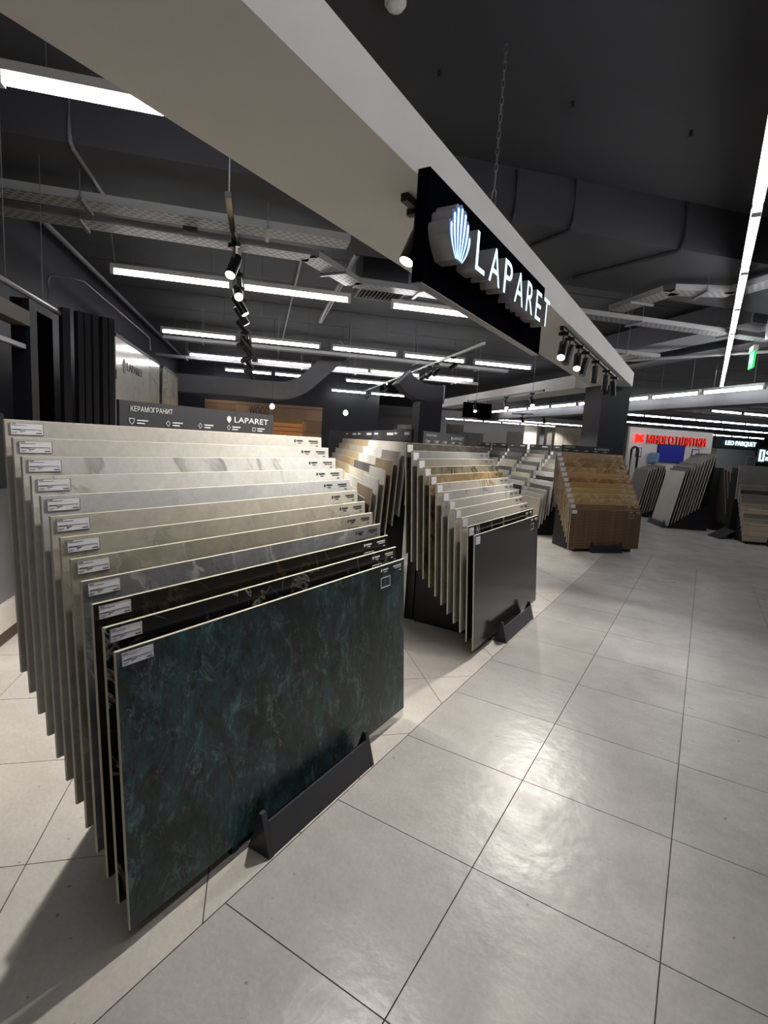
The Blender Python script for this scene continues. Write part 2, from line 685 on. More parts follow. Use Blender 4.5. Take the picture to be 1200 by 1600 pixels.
def slab_mesh(w, hgt, th, bev=0.0015):
    """front face at y=0 looking to -y, bottom edge on z=0, thin bevelled edge"""
    e = bev
    pts = [(-w / 2 + e, 0, e), (w / 2 - e, 0, e), (w / 2 - e, 0, hgt - e), (-w / 2 + e, 0, hgt - e)]
    pts += [(-w / 2, e, 0), (w / 2, e, 0), (w / 2, e, hgt), (-w / 2, e, hgt)]
    pts += [(-w / 2, th, 0), (w / 2, th, 0), (w / 2, th, hgt), (-w / 2, th, hgt)]
    mb = MB()
    mb.poly(pts, [(0, 1, 2, 3)], 0)
    fs = []
    for i in range(4):
        j = (i + 1) % 4
        fs += [(i, i + 4, j + 4, j), (i + 4, i + 8, j + 8, j + 4)]
    k = 0
    mb.f += fs
    mb.m += [1] * len(fs)
    mb.f.append((8, 11, 10, 9))
    mb.m.append(2)
    return mb.mesh('slab')


def tag_mesh(w, hh):
    mb = MB()
    mb.box(0, w, -0.0022, -0.0004, -hh, 0)
    return mb.mesh('price_tag')


def tag_print_mesh(w, hh):
    mb = MB()

    def bar(x0, x1, z0, z1):
        mb.box(x0 * w, x1 * w, -0.0028, -0.0021, -z1 * hh, -z0 * hh)
    bar(0.04, 0.17, 0.07, 0.12)
    bar(0.04, 0.48, 0.19, 0.22)
    bar(0.04, 0.93, 0.52, 0.555)
    bar(0.04, 0.30, 0.57, 0.60)
    bar(0.28, 0.46, 0.63, 0.655)
    bar(0.28, 0.42, 0.70, 0.725)
    bar(0.28, 0.34, 0.78, 0.80)
    bar(0.04, 0.20, 0.76, 0.79)
    bar(0.04, 0.16, 0.86, 0.88)
    bar(0.88, 0.93, 0.64, 0.67)
    bar(0.76, 0.94, 0.80, 0.87)
    # thin frame
    for a in ((0, 1, 0, 0.02), (0, 1, 0.98, 1), (0, 0.008, 0, 1), (0.992, 1, 0, 1)):
        bar(*a)
    return mb.mesh('tag_print')


def spec_mesh():
    """printed product mark near the right edge: dots, bars and a little frame"""
    mb = MB()

    def bar(x0, x1, z0, z1):
        mb.box(x0, x1, -0.0012, -0.0003, -z1, -z0)
    bar(0.000, 0.012, 0.018, 0.032)
    bar(0.020, 0.070, 0.020, 0.028)
    bar(0.030, 0.058, 0.034, 0.038)
    bar(0.120, 0.200, 0.020, 0.027)
    bar(0.135, 0.200, 0.032, 0.036)
    bar(0.180, 0.200, 0.048, 0.052)
    for a in ((0.0, 0.09, 0.062, 0.066), (0.0, 0.004, 0.062, 0.115), (0.086, 0.09, 0.062, 0.115), (0.0, 0.09, 0.111, 0.115)):
        bar(*a)
    return mb.mesh('product_print')


TAGM = tag_mesh(0.098, 0.038)
TAGM.materials.append(M['tag'])
TPM = tag_print_mesh(0.098, 0.038)
TPM.materials.append(M['ink'])
STAGM = tag_mesh(0.085, 0.055)
STAGM.materials.append(M['tag'])
SPECD, SPECL = spec_mesh(), spec_mesh()
SPECD.materials.append(M['ink'])
SPECL.materials.append(M['lite'])


def make_slab(frame, k, s, dz, z0, w, hgt, th, lean, mat, label, cat, group, tag='big', spec=None, name='porcelain_tile', extra=None):
    key = (round(w, 3), round(hgt, 3), th)
    if key not in SLABMESH:
        SLABMESH[key] = slab_mesh(w, hgt, th)
    me = SLABMESH[key].copy()
    for mm in (mat, M['edge'], M['back']):
        me.materials.append(mm)
    o = bpy.data.objects.new(name, me)
    COL.objects.link(o)
    o.matrix_world = frame @ Matrix.Translation((0, k * s, z0 + k * dz)) @ Matrix.Rotation(-lean, 4, 'X')
    tagit(o, label, cat, group)
    if tag == 'big':
        p = link('price_tag', TAGM, o, (), (-w / 2 + 0.016, 0, hgt - 0.010))
        link('tag_print', TPM, p)
        p['label'] = 'white paper price tag with small black print'
    elif tag == 'small':
        p = link('price_tag', STAGM, o, (), (-w / 2 + 0.014, 0, hgt - 0.014))
    if spec:
        link('product_print', SPECD if spec == 'dark' else SPECL, o, (), (w / 2 - 0.235, 0, hgt))
    return o


def rack(frame, w, n, s, dz, z0, label, header=None, htop=1.575, trough=True, inset=0.4, group=None, tw=None, hw=None, hshift=0.0, bo=0.085):
    """sloping black rack: side panels, back panel, base ledges, front stop and header board"""
    r = bpy.data.objects.new('display_rack', None)
    COL.objects.link(r)
    r.matrix_world = frame
    r.empty_display_size = 0.1
    tagit(r, label, 'display rack', group)
    D = (n - 1) * s
    x0, x1 = -w / 2 + inset, w / 2 - inset
    top = z0 + (n - 1) * dz - 0.012
    prof = [(0.02, 0.0), (D + bo + 0.02, 0.0), (D + bo + 0.02, top + 0.1), (D + bo, top + 0.1), (D + 0.015, top), (0.02, z0 - 0.012)]
    MB().prism(prof, x0, x0 + 0.03).obj('side_panel', M['black'], r)
    MB().prism(prof, x1 - 0.03, x1).obj('side_panel', M['black'], r)
    MB().box(x0 + 0.03, x1 - 0.03, D + bo, D + bo + 0.02, 0.0, htop - 0.1).obj('back_panel', M['black'], r)
    # sloping bed the slabs stand on
    b = 0.02
    MB().poly([(x0 + 0.03, 0.02, z0 - 0.014), (x1 - 0.03, 0.02, z0 - 0.014), (x1 - 0.03, D + 0.015, top - 0.002), (x0 + 0.03, D + 0.015, top - 0.002),
               (x0 + 0.03, 0.02, z0 - 0.034), (x1 - 0.03, 0.02, z0 - 0.034), (x1 - 0.03, D + 0.015, top - 0.03), (x0 + 0.03, D + 0.015, top - 0.03)],
              [(0, 1, 2, 3), (4, 7, 6, 5), (0, 4, 5, 1), (2, 6, 7, 3), (1, 5, 6, 2), (0, 3, 7, 4)]).obj('bed', M['black'], r)
    if trough:
        tw = tw or 0.65
        for sx in (-1, 1):
            xx = sx * tw / 2
            MB().prism([(-0.105, 0.0), (-0.06, 0.155), (-0.045, 0.155), (0.0, 0.0)], xx - 0.012, xx + 0.012).obj('stop_end', M['anth'], r)
        MB().prism([(-0.102, 0.004), (-0.072, 0.118), (-0.064, 0.118), (-0.092, 0.004)], -tw / 2 + 0.012, tw / 2 - 0.012).obj('stop_rail', M['anth'], r)
        MB().box(-tw / 2 + 0.012, tw / 2 - 0.012, -0.092, 0.0, 0.0, 0.012).obj('stop_base', M['anth'], r)
    if header:
        hw = hw or (w - 2 * inset)
        hb = MB().box(-hw / 2, hw / 2, D + bo + 0.02, D + bo + 0.038, htop - 0.30, htop).obj('header_board', M['header'], r, (hshift, 0, 0))
        y = D + bo + 0.017
        if header == 'full':
            letters('title_lettering', '\u041a\u0415\u0420\u0410\u041c\u041e\u0413\u0420\u0410\u041d\u0418\u0422', 0.021, [M['lite']], hb, (-hw / 2 + 0.045, y, htop - 0.040), width=0.19)
            letters('brand_lettering', 'LAPARET', 0.026, [M['lite']], hb, (hw / 2 - 0.265, y, htop - 0.052), width=0.225)
            shell_mark('shell_mark', 0.034, M['lite'], hb, (hw / 2 - 0.298, y, htop - 0.058))
            for q in range(5):
                xq = -hw / 2 + 0.05 + q * (hw - 0.12) / 4.4
                icon_mark(q, hb, (xq, y, htop - 0.079))
        elif header == 'small':
            MB().box(-hw * 0.42, -hw * 0.25, y, y + 0.002, htop - 0.045, htop - 0.028).obj('title_print', M['lite'], hb)
            MB().box(hw * 0.15, hw * 0.42, y, y + 0.002, htop - 0.05, htop - 0.026).obj('brand_print', M['lite'], hb)
    return r


def shell_mark(name, hgt, mat, parent, loc):
    """seven-ribbed scallop mark, flat"""
    mb = MB()
    for q in range(7):
        a = (q - 3) * 0.2
        L = hgt * (1 - 0.035 * (q - 3) ** 2)
        ca, sa = math.sin(a), math.cos(a)
        w0, w1 = hgt * 0.012, hgt * 0.062
        px, pz = sa, -ca
        pts = [(-px * w0, 0, -pz * w0), (px * w0, 0, pz * w0), (ca * L + px * w1, 0, sa * L + pz * w1), (ca * L - px * w1, 0, sa * L - pz * w1)]
        pts2 = [(x, 0.002, z) for x, _, z in pts]
        mb.poly(pts + pts2, [(0, 1, 2, 3), (4, 7, 6, 5), (0, 4, 5, 1), (1, 5, 6, 2), (2, 6, 7, 3), (3, 7, 4, 0)])
    return mb.obj(name, mat, parent, loc)


def icon_mark(q, parent, loc):
    """little line icon with two caption bars"""
    mb = MB()
    s = 0.024
    if q == 0:
        ring = [(-0.5, 0.5), (0.5, 0.5), (0.45, -0.1), (0, -0.55), (-0.45, -0.1)]
    elif q == 4:
        ring = [(-0.5, 0.35), (0.5, 0.35), (0.3, -0.4), (-0.5, -0.4)]
    else:
        ring = [(0, 0.55), (0.45, 0), (0, -0.55), (-0.45, 0)]
    n = len(ring)
    for i in range(n):
        a, b = ring[i], ring[(i + 1) % n]
        o = [(a[0] * s, 0, a[1] * s), (b[0] * s, 0, b[1] * s), (b[0] * s * 0.78, 0, b[1] * s * 0.78), (a[0] * s * 0.78, 0, a[1] * s * 0.78)]
        mb.poly(o, [(0, 1, 2, 3)])
    mb.box(s * 0.9, s * 0.9 + 0.05, 0, 0.001, 0.002, 0.007)
    mb.box(s * 0.9, s * 0.9 + 0.035, 0, 0.001, -0.009, -0.004)
    mb.obj('header_icon', M['lite'], parent, loc)


def frame_at(pt, face_deg):
    """local -y points along face_deg (degrees from +X), origin at the front bottom centre"""
    rz = math.radians(face_deg) + math.pi / 2
    return Matrix.Translation(pt) @ Matrix.Rotation(rz, 4, 'Z')


LEAN = math.asin(0.06 / 0.83)
# --- the two big stands along the aisle, back slab last in the list (k = 0 is the front slab)
ST = [
    stone('teal_marble', (17, 23, 23), (54, 66, 66), 16, vein=(150, 158, 150), vscale=3.0, vwidth=0.0022, vamt=0.5, rough=0.34, distort=0.8,
          fine=(104, 122, 120), fine_scale=9.0, fine_w=0.0025, stretch=1.6, streak=0.6, rough_n=0.8,
          patch=[((50, 88, 93), 4.5, 0.46, 0.63), ((112, 148, 154), 13.0, 0.53, 0.69), ((66, 96, 118), 3.0, 0.54, 0.68), ((20, 25, 25), 9.0, 0.52, 0.62), ((24, 31, 31), 1.5, 0.50, 0.64)]),
    stone('black_white_vein', (12, 12, 13), (30, 30, 31), 3.0, vein=(190, 186, 170), vscale=1.6, vwidth=0.008, rough=0.25, fine=(150, 148, 140), fine_scale=4.5),
    stone('dark_brown_stone', (26, 23, 19), (46, 40, 33), 3.0, vein=(90, 76, 58), vscale=2.0, vwidth=0.01, vamt=0.5, rough=0.25, patch=[((120, 82, 40), 1.1, 0.60, 0.70)]),
    stone('blue_grey_marble', (92, 94, 98), (142, 143, 145), 3.5, vein=(206, 206, 202), vscale=1.3, vwidth=0.010, rough=0.3, fine=(70, 72, 76), fine_scale=4.0),
    stone('taupe_stone', (142, 136, 122), (178, 171, 155), 4.0, vein=(208, 202, 188), vscale=2.2, vwidth=0.008, vamt=0.6, rough=0.35),
    stone('beige_stone', (166, 160, 146), (196, 190, 175), 4.5, vein=(128, 122, 106), vscale=2.5, vwidth=0.012, vamt=0.6, rough=0.35),
    stone('cream_stone', (184, 177, 164), (206, 200, 187), 4.0, vein=(222, 217, 206), vscale=3.0, vwidth=0.008, vamt=0.6, rough=0.35),
    stone('pale_blue_grey_stone', (186, 187, 188), (208, 209, 208), 4.0, vein=(166, 168, 172), vscale=3.0, vwidth=0.008, vamt=0.5, rough=0.3),
    stone('white_gold_vein', (212, 211, 206), (228, 227, 221), 2.5, vein=(168, 158, 134), vscale=0.9, vwidth=0.008, rough=0.3),
    stone('white_grey_vein', (206, 204, 201), (220, 218, 214), 2.0, vein=(150, 148, 148), vscale=0.8, vwidth=0.018, rough=0.3),
    stone('off_white_stone', (200, 197, 190), (212, 209, 202), 1.6, rough=0.35),
    stone('light_grey_stone', (192, 188, 180), (202, 198, 190), 1.4, rough=0.4),
]
A_LABEL = ['dark teal and black marble slab, front of its stand, whole face in view',
           'black slab with thin white veins standing just behind the teal marble slab',
           'dark brown stone slab with an amber patch, third from the front',
           'blue grey marble slab with pale veins behind the dark brown slab',
           'taupe stone slab between the blue grey marble and the beige mottled slab',
           'beige mottled stone slab standing behind the taupe slab',
           'cream mottled stone slab standing in front of a pale blue grey slab',
           'pale blue grey stone slab between a cream slab and a white gold veined slab',
           'white slab with fine golden grey veins, fourth from the back of its stand',
           'white slab with broad soft grey diagonal veins, third from the back',
           'plain off white slab, second from the back of its stand',
           'plain light grey slab at the back, below the grey header board']
FA = frame_at((-1.245, 1.585, 0), 0)
rack(FA, 1.6, 12, 0.054, 0.0555, 0.05, 'black sloping rack holding big slabs, grey header with white lettering', 'full', 1.588, hw=0.84, tw=0.66, hshift=0.03)
for k in range(12):
    make_slab(FA, k, 0.054, 0.0555, 0.05, 1.6, 0.83, 0.010, LEAN, ST[k], A_LABEL[k], 'slab', 'large slabs on the stand with the teal marble', 'big', 'light' if k < 3 else 'dark')

STB = [
    stone('black_gloss_slab', (58, 57, 58), (72, 71, 72), 2.0, vein=(92, 92, 92), vscale=0.9, vwidth=0.004, vamt=0.5, rough=0.14),
    stone('black_white_line', (8, 8, 9), (20, 20, 21), 3.0, vein=(200, 198, 190), vscale=0.8, vwidth=0.006, rough=0.15),
    stone('white_soft_vein', (186, 182, 172), (204, 200, 190), 2.2, vein=(150, 144, 130), vscale=0.9, vwidth=0.014, rough=0.2),
    stone('white_cream', (190, 186, 176), (206, 202, 193), 2.2, rough=0.2),
    stone('white_grey_band', (192, 189, 182), (206, 203, 196), 2.0, vein=(136, 132, 126), vscale=0.8, vwidth=0.024, rough=0.2),
    stone('white_streaked', (176, 174, 170), (200, 198, 194), 3.0, vein=(140, 136, 130), vscale=1.6, vwidth=0.012, rough=0.2),
    stone('white_caramel', (188, 182, 170), (204, 199, 188), 2.6, vein=(150, 124, 92), vscale=0.9, vwidth=0.016, rough=0.2),
    stone('honey_onyx', (132, 108, 74), (196, 176, 140), 4.0, vein=(90, 66, 40), vscale=2.0, vwidth=0.02, rough=0.18),
    stone('brown_onyx', (76, 66, 46), (186, 178, 154), 3.4, vein=(52, 44, 30), vscale=1.6, vwidth=0.03, rough=0.18),
    stone('greige_gloss', (150, 144, 134), (166, 160, 150), 1.8, rough=0.16),
    stone('light_grey_gloss', (152, 151, 149), (166, 165, 163), 1.6, rough=0.14),
    stone('dark_grey_marble', (70, 67, 62), (120, 115, 106), 5.0, rough=0.16),
]
B_LABEL = ['glossy charcoal slab at the front of its stand, whole face in view',
           'black slab with a white vein directly behind the glossy charcoal slab',
           'white slab with a soft beige vein, third from the front of its stand',
           'plain creamy white slab between two veined white slabs',
           'white slab crossed by a grey diagonal band', 'white streaked slab in front of a caramel veined slab',
           'white slab with caramel veins in front of a honey onyx slab', 'honey brown onyx-look slab',
           'mottled dark and cream onyx-look slab behind the honey one', 'greige glossy slab with light reflections, third from the back',
           'light grey glossy slab with light reflections, second from the back',
           'dark grey mottled slab at the back of the stand with the charcoal slab']
FB = frame_at((-1.245, 4.185, 0), 0)
rb = rack(FB, 1.6, 12, 0.054, 0.0555, 0.05, 'black sloping rack whose black side shows beside the teal slab', 'full', 1.588, hw=0.84, tw=0.72, hshift=-0.03)
MB().box(-0.385, 0.385, 0.72, 0.80, 0, 1.42).obj('rear_cabinet', M['black'], rb)
for k in range(12):
    make_slab(FB, k, 0.054, 0.0555, 0.05, 1.6, 0.83, 0.010, LEAN, STB[k], B_LABEL[k], 'slab', 'large slabs on the stand with the charcoal slab', 'small', 'light' if k < 2 else 'dark')

# --- wood-look stand, faces the corner of the aisle
DZ6 = 0.0765
WOODC = [((96, 70, 48), (136, 104, 76), 0), ((128, 96, 62), (168, 132, 90), 0), ((186, 150, 96), (224, 194, 138), 0.22), ((196, 160, 104), (226, 196, 138), 0.26),
         ((190, 152, 92), (222, 188, 124), 0), ((188, 150, 88), (220, 186, 122), 0), ((150, 96, 54), (206, 156, 104), 0.24), ((186, 140, 90), (212, 170, 118), 0),
         ((160, 116, 72), (214, 178, 124), 0.28), ((128, 94, 62), (196, 160, 112), 0.24), ((150, 118, 84), (190, 158, 118), 0.3), ((150, 120, 90), (182, 150, 116), 0)]
W_LABEL = ['walnut brown ribbed panel at the front of the wood stand, above the grey stop', 'brown plank-look slab just behind the ribbed panel',
           'pale oak chevron slab, third from the front of the wood stand', 'honey oak chevron slab between pale oak slabs', 'yellow oak plank slab behind the honey chevron',
           'golden oak plank slab, sixth from the front', 'reddish oak chevron slab in the middle of the wood stand', 'warm oak plank slab behind the reddish chevron',
           'mixed tan chevron slab, fourth from the back', 'dark and light brown chevron slab, third from the back', 'greyish tan chevron slab, second from the back of the wood stand',
           'plain light brown slab at the back of the wood stand']
pW = uv(5.185, 6.86)
FW = frame_at((pW.x, pW.y, 0), -45)
rack(FW, 1.24, 12, 0.052, DZ6, 0.05, 'black rack under the wood-look slabs beside the black column', 'full', 1.60, hw=0.9, inset=0.12, tw=0.50, hshift=-0.05, bo=0.04)
walnut = plain('walnut_slat', (138, 112, 88), 0.55, noise=0.25, nscale=14)
walnut_g = plain('walnut_groove', (52, 38, 28), 0.7)
for k in range(12):
    d, l_, ch = WOODC[k]
    mat = walnut_g if k == 0 else wood_mat('wood_look', d, l_, ch, 0.075 if ch else 0.15)
    o = make_slab(FW, k, 0.052, DZ6, 0.05, 1.24, 0.60, 0.012, 0.03, mat, W_LABEL[k], 'slab', 'wood-look slabs on the stand beside the column', 'small', 'light', name='wood_look_tile')
    if k == 0:
        SL = MB().box(-0.615, 0.615, -0.006, 0.0, 0.0, 0.0172).mesh('slat')
        SL.materials.append(walnut)
        for q in range(24):
            link('slat', SL, o, (), (0, 0, 0.003 + q * 0.02475))
        for c in o.children:
            if c.name.startswith(('price_tag', 'product_print')):
                c.location.y -= 0.007

# --- 60 cm stands inside the booth: widths run along v, faces look to -u
PAL = [((206, 196, 178), (222, 214, 198)), ((214, 210, 202), (228, 225, 218)), ((150, 146, 140), (172, 168, 162)), ((94, 93, 92), (116, 115, 114)),
       ((196, 190, 178), (212, 206, 194)), ((58, 58, 60), (76, 76, 78)), ((204, 184, 146), (224, 206, 170)), ((176, 174, 170), (196, 194, 190)), ((220, 220, 218), (232, 232, 230)),
       ((112, 110, 108), (132, 130, 128)), ((190, 160, 116), (214, 188, 146)), ((150, 128, 104), (176, 154, 128))]
PNAME = ['cream', 'soft white', 'mid grey', 'dark grey', 'ivory', 'charcoal', 'sand yellow', 'light grey', 'bright white', 'slate grey', 'oak brown', 'taupe brown']
PM = [stone('sample_' + PNAME[i].replace(' ', '_'), a, b, 4, vein=tuple(int(c * 0.82) for c in a), vscale=1.5, vwidth=0.01, vamt=0.5, rough=0.4) for i, (a, b) in enumerate(PAL)]


def stand60(u0, v0, w, seq, where, group, n=12, dz=DZ6, hgt=0.6, z0=0.05, tag='small', header='small', htop=1.60, face=225, hw=None, trough=False, spec=None):
    p = uv(u0, v0 + w / 2)
    fr = frame_at((p.x, p.y, 0), face)
    rack(fr, w, n, 0.053, dz, z0, 'black rack of small tiles, ' + where, header, htop, trough, inset=0.06 if w < 1 else 0.12, hw=hw or w * 0.96, bo=0.05)
    order = ['front', 'second from the front', 'third from the front', 'fourth from the front', 'fifth from the front', 'sixth from the front',
             'sixth from the back', 'fifth from the back', 'fourth from the back', 'third from the back', 'second from the back', 'rear']
    for k in range(n):
        c = seq[k % len(seq)]
        pos = order[k] if n == 12 else ('front' if k == 0 else 'row %d' % (k + 1))
        make_slab(fr, k, 0.053, dz, z0, w, hgt, 0.010, 0.05, PM[c], '%s tile, %s, %s' % (PNAME[c], pos, where), 'slab', group, tag, spec)


stand60(0.52, 4.02, 0.62, [8, 2, 11, 4, 11, 3, 11, 8, 1, 11, 2, 1], 'narrow rack beside the charcoal slab stand', 'small slabs in the inner row', tag=None)
stand60(0.60, 4.80, 1.10, [0, 1, 8, 0, 1, 8, 1, 0, 3, 1, 8, 1], 'white rack of the inner row', 'small slabs in the inner row', tag=None)
stand60(0.64, 6.05, 1.10, [6, 0, 6, 4, 10, 0, 6, 6, 10, 6, 0, 6], 'sand and oak rack of the inner row', 'small slabs in the inner row', tag=None)
stand60(0.68, 7.30, 1.10, [0, 6, 4, 6, 0, 6, 10, 6, 0, 1, 6, 0], 'inner row rack nearest the oak wall', 'small slabs in the inner row', tag=None)
stand60(4.76, 8.16, 0.80, [0, 1, 7, 9, 8, 5, 8, 2, 4, 7, 9, 3], 'outer rack right beside the wood stand', 'small slabs in the outer row')
stand60(4.78, 9.10, 0.80, [1, 8, 5, 8, 2, 0, 9, 7, 3, 7, 2, 3], 'second outer rack from the wood stand', 'small slabs in the outer row')
stand60(4.80, 10.04, 0.80, [4, 8, 1, 2, 0, 8, 9, 1, 0, 3, 9, 5], 'third outer rack from the wood stand', 'small slabs in the outer row')
stand60(4.82, 10.98, 0.80, [2, 1, 8, 0, 4, 9, 1, 7, 2, 5, 9, 3], 'fourth outer rack from the wood stand', 'small slabs in the outer row')
stand60(4.84, 11.92, 0.80, [7, 0, 8, 2, 4, 9, 1, 7, 2, 5, 3, 3], 'fifth outer rack from the wood stand', 'small slabs in the outer row')

# --- stands across the hall on the right
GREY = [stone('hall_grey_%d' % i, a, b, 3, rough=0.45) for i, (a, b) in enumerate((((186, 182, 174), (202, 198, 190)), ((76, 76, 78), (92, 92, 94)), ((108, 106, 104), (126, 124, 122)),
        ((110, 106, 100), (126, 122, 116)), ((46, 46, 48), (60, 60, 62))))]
GN = ['light greige', 'charcoal', 'dark grey', 'mid grey', 'near black']


def hall_stand(pt, face, w, hgt, n, s, dz, lean, seq, where, group, z0=0.05, tw=0.45, wood=None, trough=True, order=None):
    fr = frame_at(pt, face)
    rack(fr, w, n, s, dz, z0, 'dark rack ' + where, None, z0 + hgt + (n - 1) * dz, trough, inset=0.06, tw=tw, bo=0.03 + hgt * math.sin(lean))
    for k in range(n):
        c = seq[k % len(seq)]
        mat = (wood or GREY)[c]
        nm = ['front', 'second', 'third', 'fourth', 'fifth', 'sixth', 'seventh', 'eighth', 'ninth', 'tenth', 'eleventh', 'twelfth'][k]
        make_slab(fr, k, s, dz, z0, w, hgt, 0.011, lean, mat, '%s tile %s, %s from the stop' % ((GN if not wood else WN)[c], where, nm), 'slab', group, None, None)


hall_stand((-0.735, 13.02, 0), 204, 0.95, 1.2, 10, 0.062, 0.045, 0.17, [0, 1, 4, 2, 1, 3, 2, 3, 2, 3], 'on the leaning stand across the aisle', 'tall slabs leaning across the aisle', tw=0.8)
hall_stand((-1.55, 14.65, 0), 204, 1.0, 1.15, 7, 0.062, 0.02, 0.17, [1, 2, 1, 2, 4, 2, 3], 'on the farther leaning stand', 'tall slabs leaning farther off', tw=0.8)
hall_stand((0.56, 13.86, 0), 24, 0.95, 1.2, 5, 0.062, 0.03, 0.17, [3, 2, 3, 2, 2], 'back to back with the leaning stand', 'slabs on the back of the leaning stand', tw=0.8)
WN = ['light oak', 'grey oak', 'brown grey', 'dark wood', 'slate grey']
WM = [wood_mat('plank_a', (176, 160, 134), (204, 188, 162), 0, 0.1), wood_mat('plank_b', (150, 140, 126), (172, 162, 148), 0, 0.1), wood_mat('plank_c', (124, 116, 106), (146, 138, 128), 0, 0.1),
      wood_mat('plank_d', (58, 52, 48), (76, 70, 64), 0, 0.1), GREY[2]]
hall_stand((1.36, 11.86, 0), -72, 1.3, 0.34, 9, 0.055, 0.085, 0.06, [0, 1, 2, 0, 1, 2, 4, 3, 4], 'on the low plank stand', 'planks on the low stand', tw=0.5, wood=WM)
o = make_slab(frame_at((1.18, 12.43, 0), -72), 0, 0, 0, 0.78, 1.3, 0.66, 0.011, 0.05, GREY[2], 'large slate grey slab rising behind the low planks', 'slab', None, None)
tagit(MB().box(-0.65, 0.65, 0.06, 0.34, 0.0, 1.38).obj('cabinet_base', M['black']), 'black plinth cabinet behind the low plank stand', 'cabinet').matrix_world = frame_at((1.18, 12.43, 0), -72)
ramp_ = tagit(MB().poly([(-0.2, 0, 0), (0.2, 0, 0), (0.2, 0.3, 0.17), (-0.2, 0.3, 0.17), (-0.2, 0.02, 0), (0.2, 0.02, 0), (0.2, 0.32, 0.17), (-0.2, 0.32, 0.17)],
                      [(0, 1, 2, 3), (4, 7, 6, 5), (0, 3, 7, 4), (1, 5, 6, 2), (2, 6, 7, 3), (0, 4, 5, 1)]).obj('sample_easel', M['anth'], loc=(0.28, 12.1, 0), rot=(0, 0, math.radians(-60))),
              'small tilted dark easel on the floor beside the plank stand', 'easel')

# ------------------------------------------------------------------ illuminated sign on the soffit
sg = thing('illuminated_sign', 'black sign box with glowing pale blue shell and LAPARET letters on the soffit', 'sign', (-1.115, 2.035, 2.17), math.pi / 2)
# local x runs along +Y of the world, -y faces the aisle
MB().box(0, 1.80, 0, 0.055, 0, 0.452).obj('sign_box', M['signb'], sg)
MB().box(0, 1.80, 0.004, 0.051, -0.006, 0.0).obj('sign_trim', M['zinc'], sg)
XL = [0.292, 0.455, 0.660, 0.800, 1.005, 1.195, 1.350]
CH = 'LAPARET'
pos = 0.30
WID = {'L': 0.115, 'A': 0.155, 'P': 0.125, 'R': 0.135, 'E': 0.115, 'T': 0.13}
for ch in CH:
    letters('letter', ch, 0.168, [M['letter'], M['letside']], sg, (pos, -0.058, 0.128), depth=0.095, width=WID[ch])
    pos += WID[ch] + 0.058
# scallop shell: seven stepped ribs, glowing stripes on a deep lilac body
sh = link('shell_emblem', None, sg)
sh.location = (0.125, -0.004, 0.105)


def shell_rib(q, wide, y0, y1, trim=0.0):
    """one curved rib of the scallop, q = -3.5 .. 3.5, from the hinge to the rounded rim"""
    a = q * 0.34
    x0, x1 = 0.0095 * q, 0.112 * math.sin(a)
    z1 = 0.108 + 0.108 * math.cos(a * 1.1) - 0.003 * q * q
    bulge = 0.016 * q
    L, Rr = [], []
    N = 9
    for i in range(N):
        t_ = trim + (1 - 2 * trim) * i / (N - 1)
        x = x0 + (x1 - x0) * t_ + bulge * t_ * (1 - t_) * 1.6
        z = z1 * t_
        w_ = wide * (0.30 + 0.70 * min(1, t_ * 1.35))
        L.append(Vector((x - w_, 0, z)))
        Rr.append(Vector((x + w_, 0, z)))
    top = Vector(((L[-1].x + Rr[-1].x) / 2, 0, L[-1].z + wide * 0.7))
    loop = L + [top] + Rr[::-1]
    n_ = len(loop)
    pts = [p + Vector((0, y0, 0)) for p in loop] + [p + Vector((0, y1, 0)) for p in loop]
    fs = [tuple(range(n_)), tuple(range(2 * n_ - 1, n_ - 1, -1))] + [(i, i + n_, (i + 1) % n_ + n_, (i + 1) % n_) for i in range(n_)]
    return MB().poly(pts, fs)


for q8 in range(7):
    q = q8 - 3.0
    shell_rib(q, 0.0200, -0.096, 0.0).obj('rib_body', M['letside'], sh)
    shell_rib(q, 0.0176, -0.0975, -0.0965, 0.01).obj('rib_face', M['shell_blue'], sh)
    shell_rib(q, 0.0072, -0.0995, -0.0978, 0.03).obj('rib_stripe', M['letter'], sh)

# ------------------------------------------------------------------ luminaires
def tube_proto():
    t = thing('tube_light', 'white fluorescent batten light', 'light')
    MB().box(-0.62, 0.62, -0.03, 0.03, 0.028, 0.075).obj('housing', M['hous'], t)
    mb = MB()
    mb.tube([(-0.585, 0, 0), (0.585, 0, 0)], 0.024, 10)
    mb.obj('tube', M['tube'], t)
    for s in (-1, 1):
        MB().box(s * 0.603 - 0.018, s * 0.603 + 0.018, -0.026, 0.026, -0.028, 0.03).obj('end_cap', M['hous'], t)
    MB().tube([(-0.4, 0, 0.075), (-0.4, 0, 0.66)], 0.003, 5).obj('hanger', M['pipe'], t)
    MB().tube([(0.4, 0, 0.075), (0.4, 0, 0.66)], 0.003, 5).obj('hanger', M['pipe'], t)
    return t


TP = tube_proto()
first = [True]


def tube_at(p, rz, label, group, name=None):
    o = TP if first[0] else copy_tree(TP)
    first[0] = False
    o.location = p
    o.rotation_euler = (0, 0, rz)
    tagit(o, label, 'light', group)
    if name:
        o.name = name
        for c in o.children:
            if c.name.startswith('tube'):
                c.name = 'tube_offscreen'
    return o


def row_u(vv, us, z, label, group):
    for uc in us:
        tube_at(uv(uc, vv, z), A45, label, group)


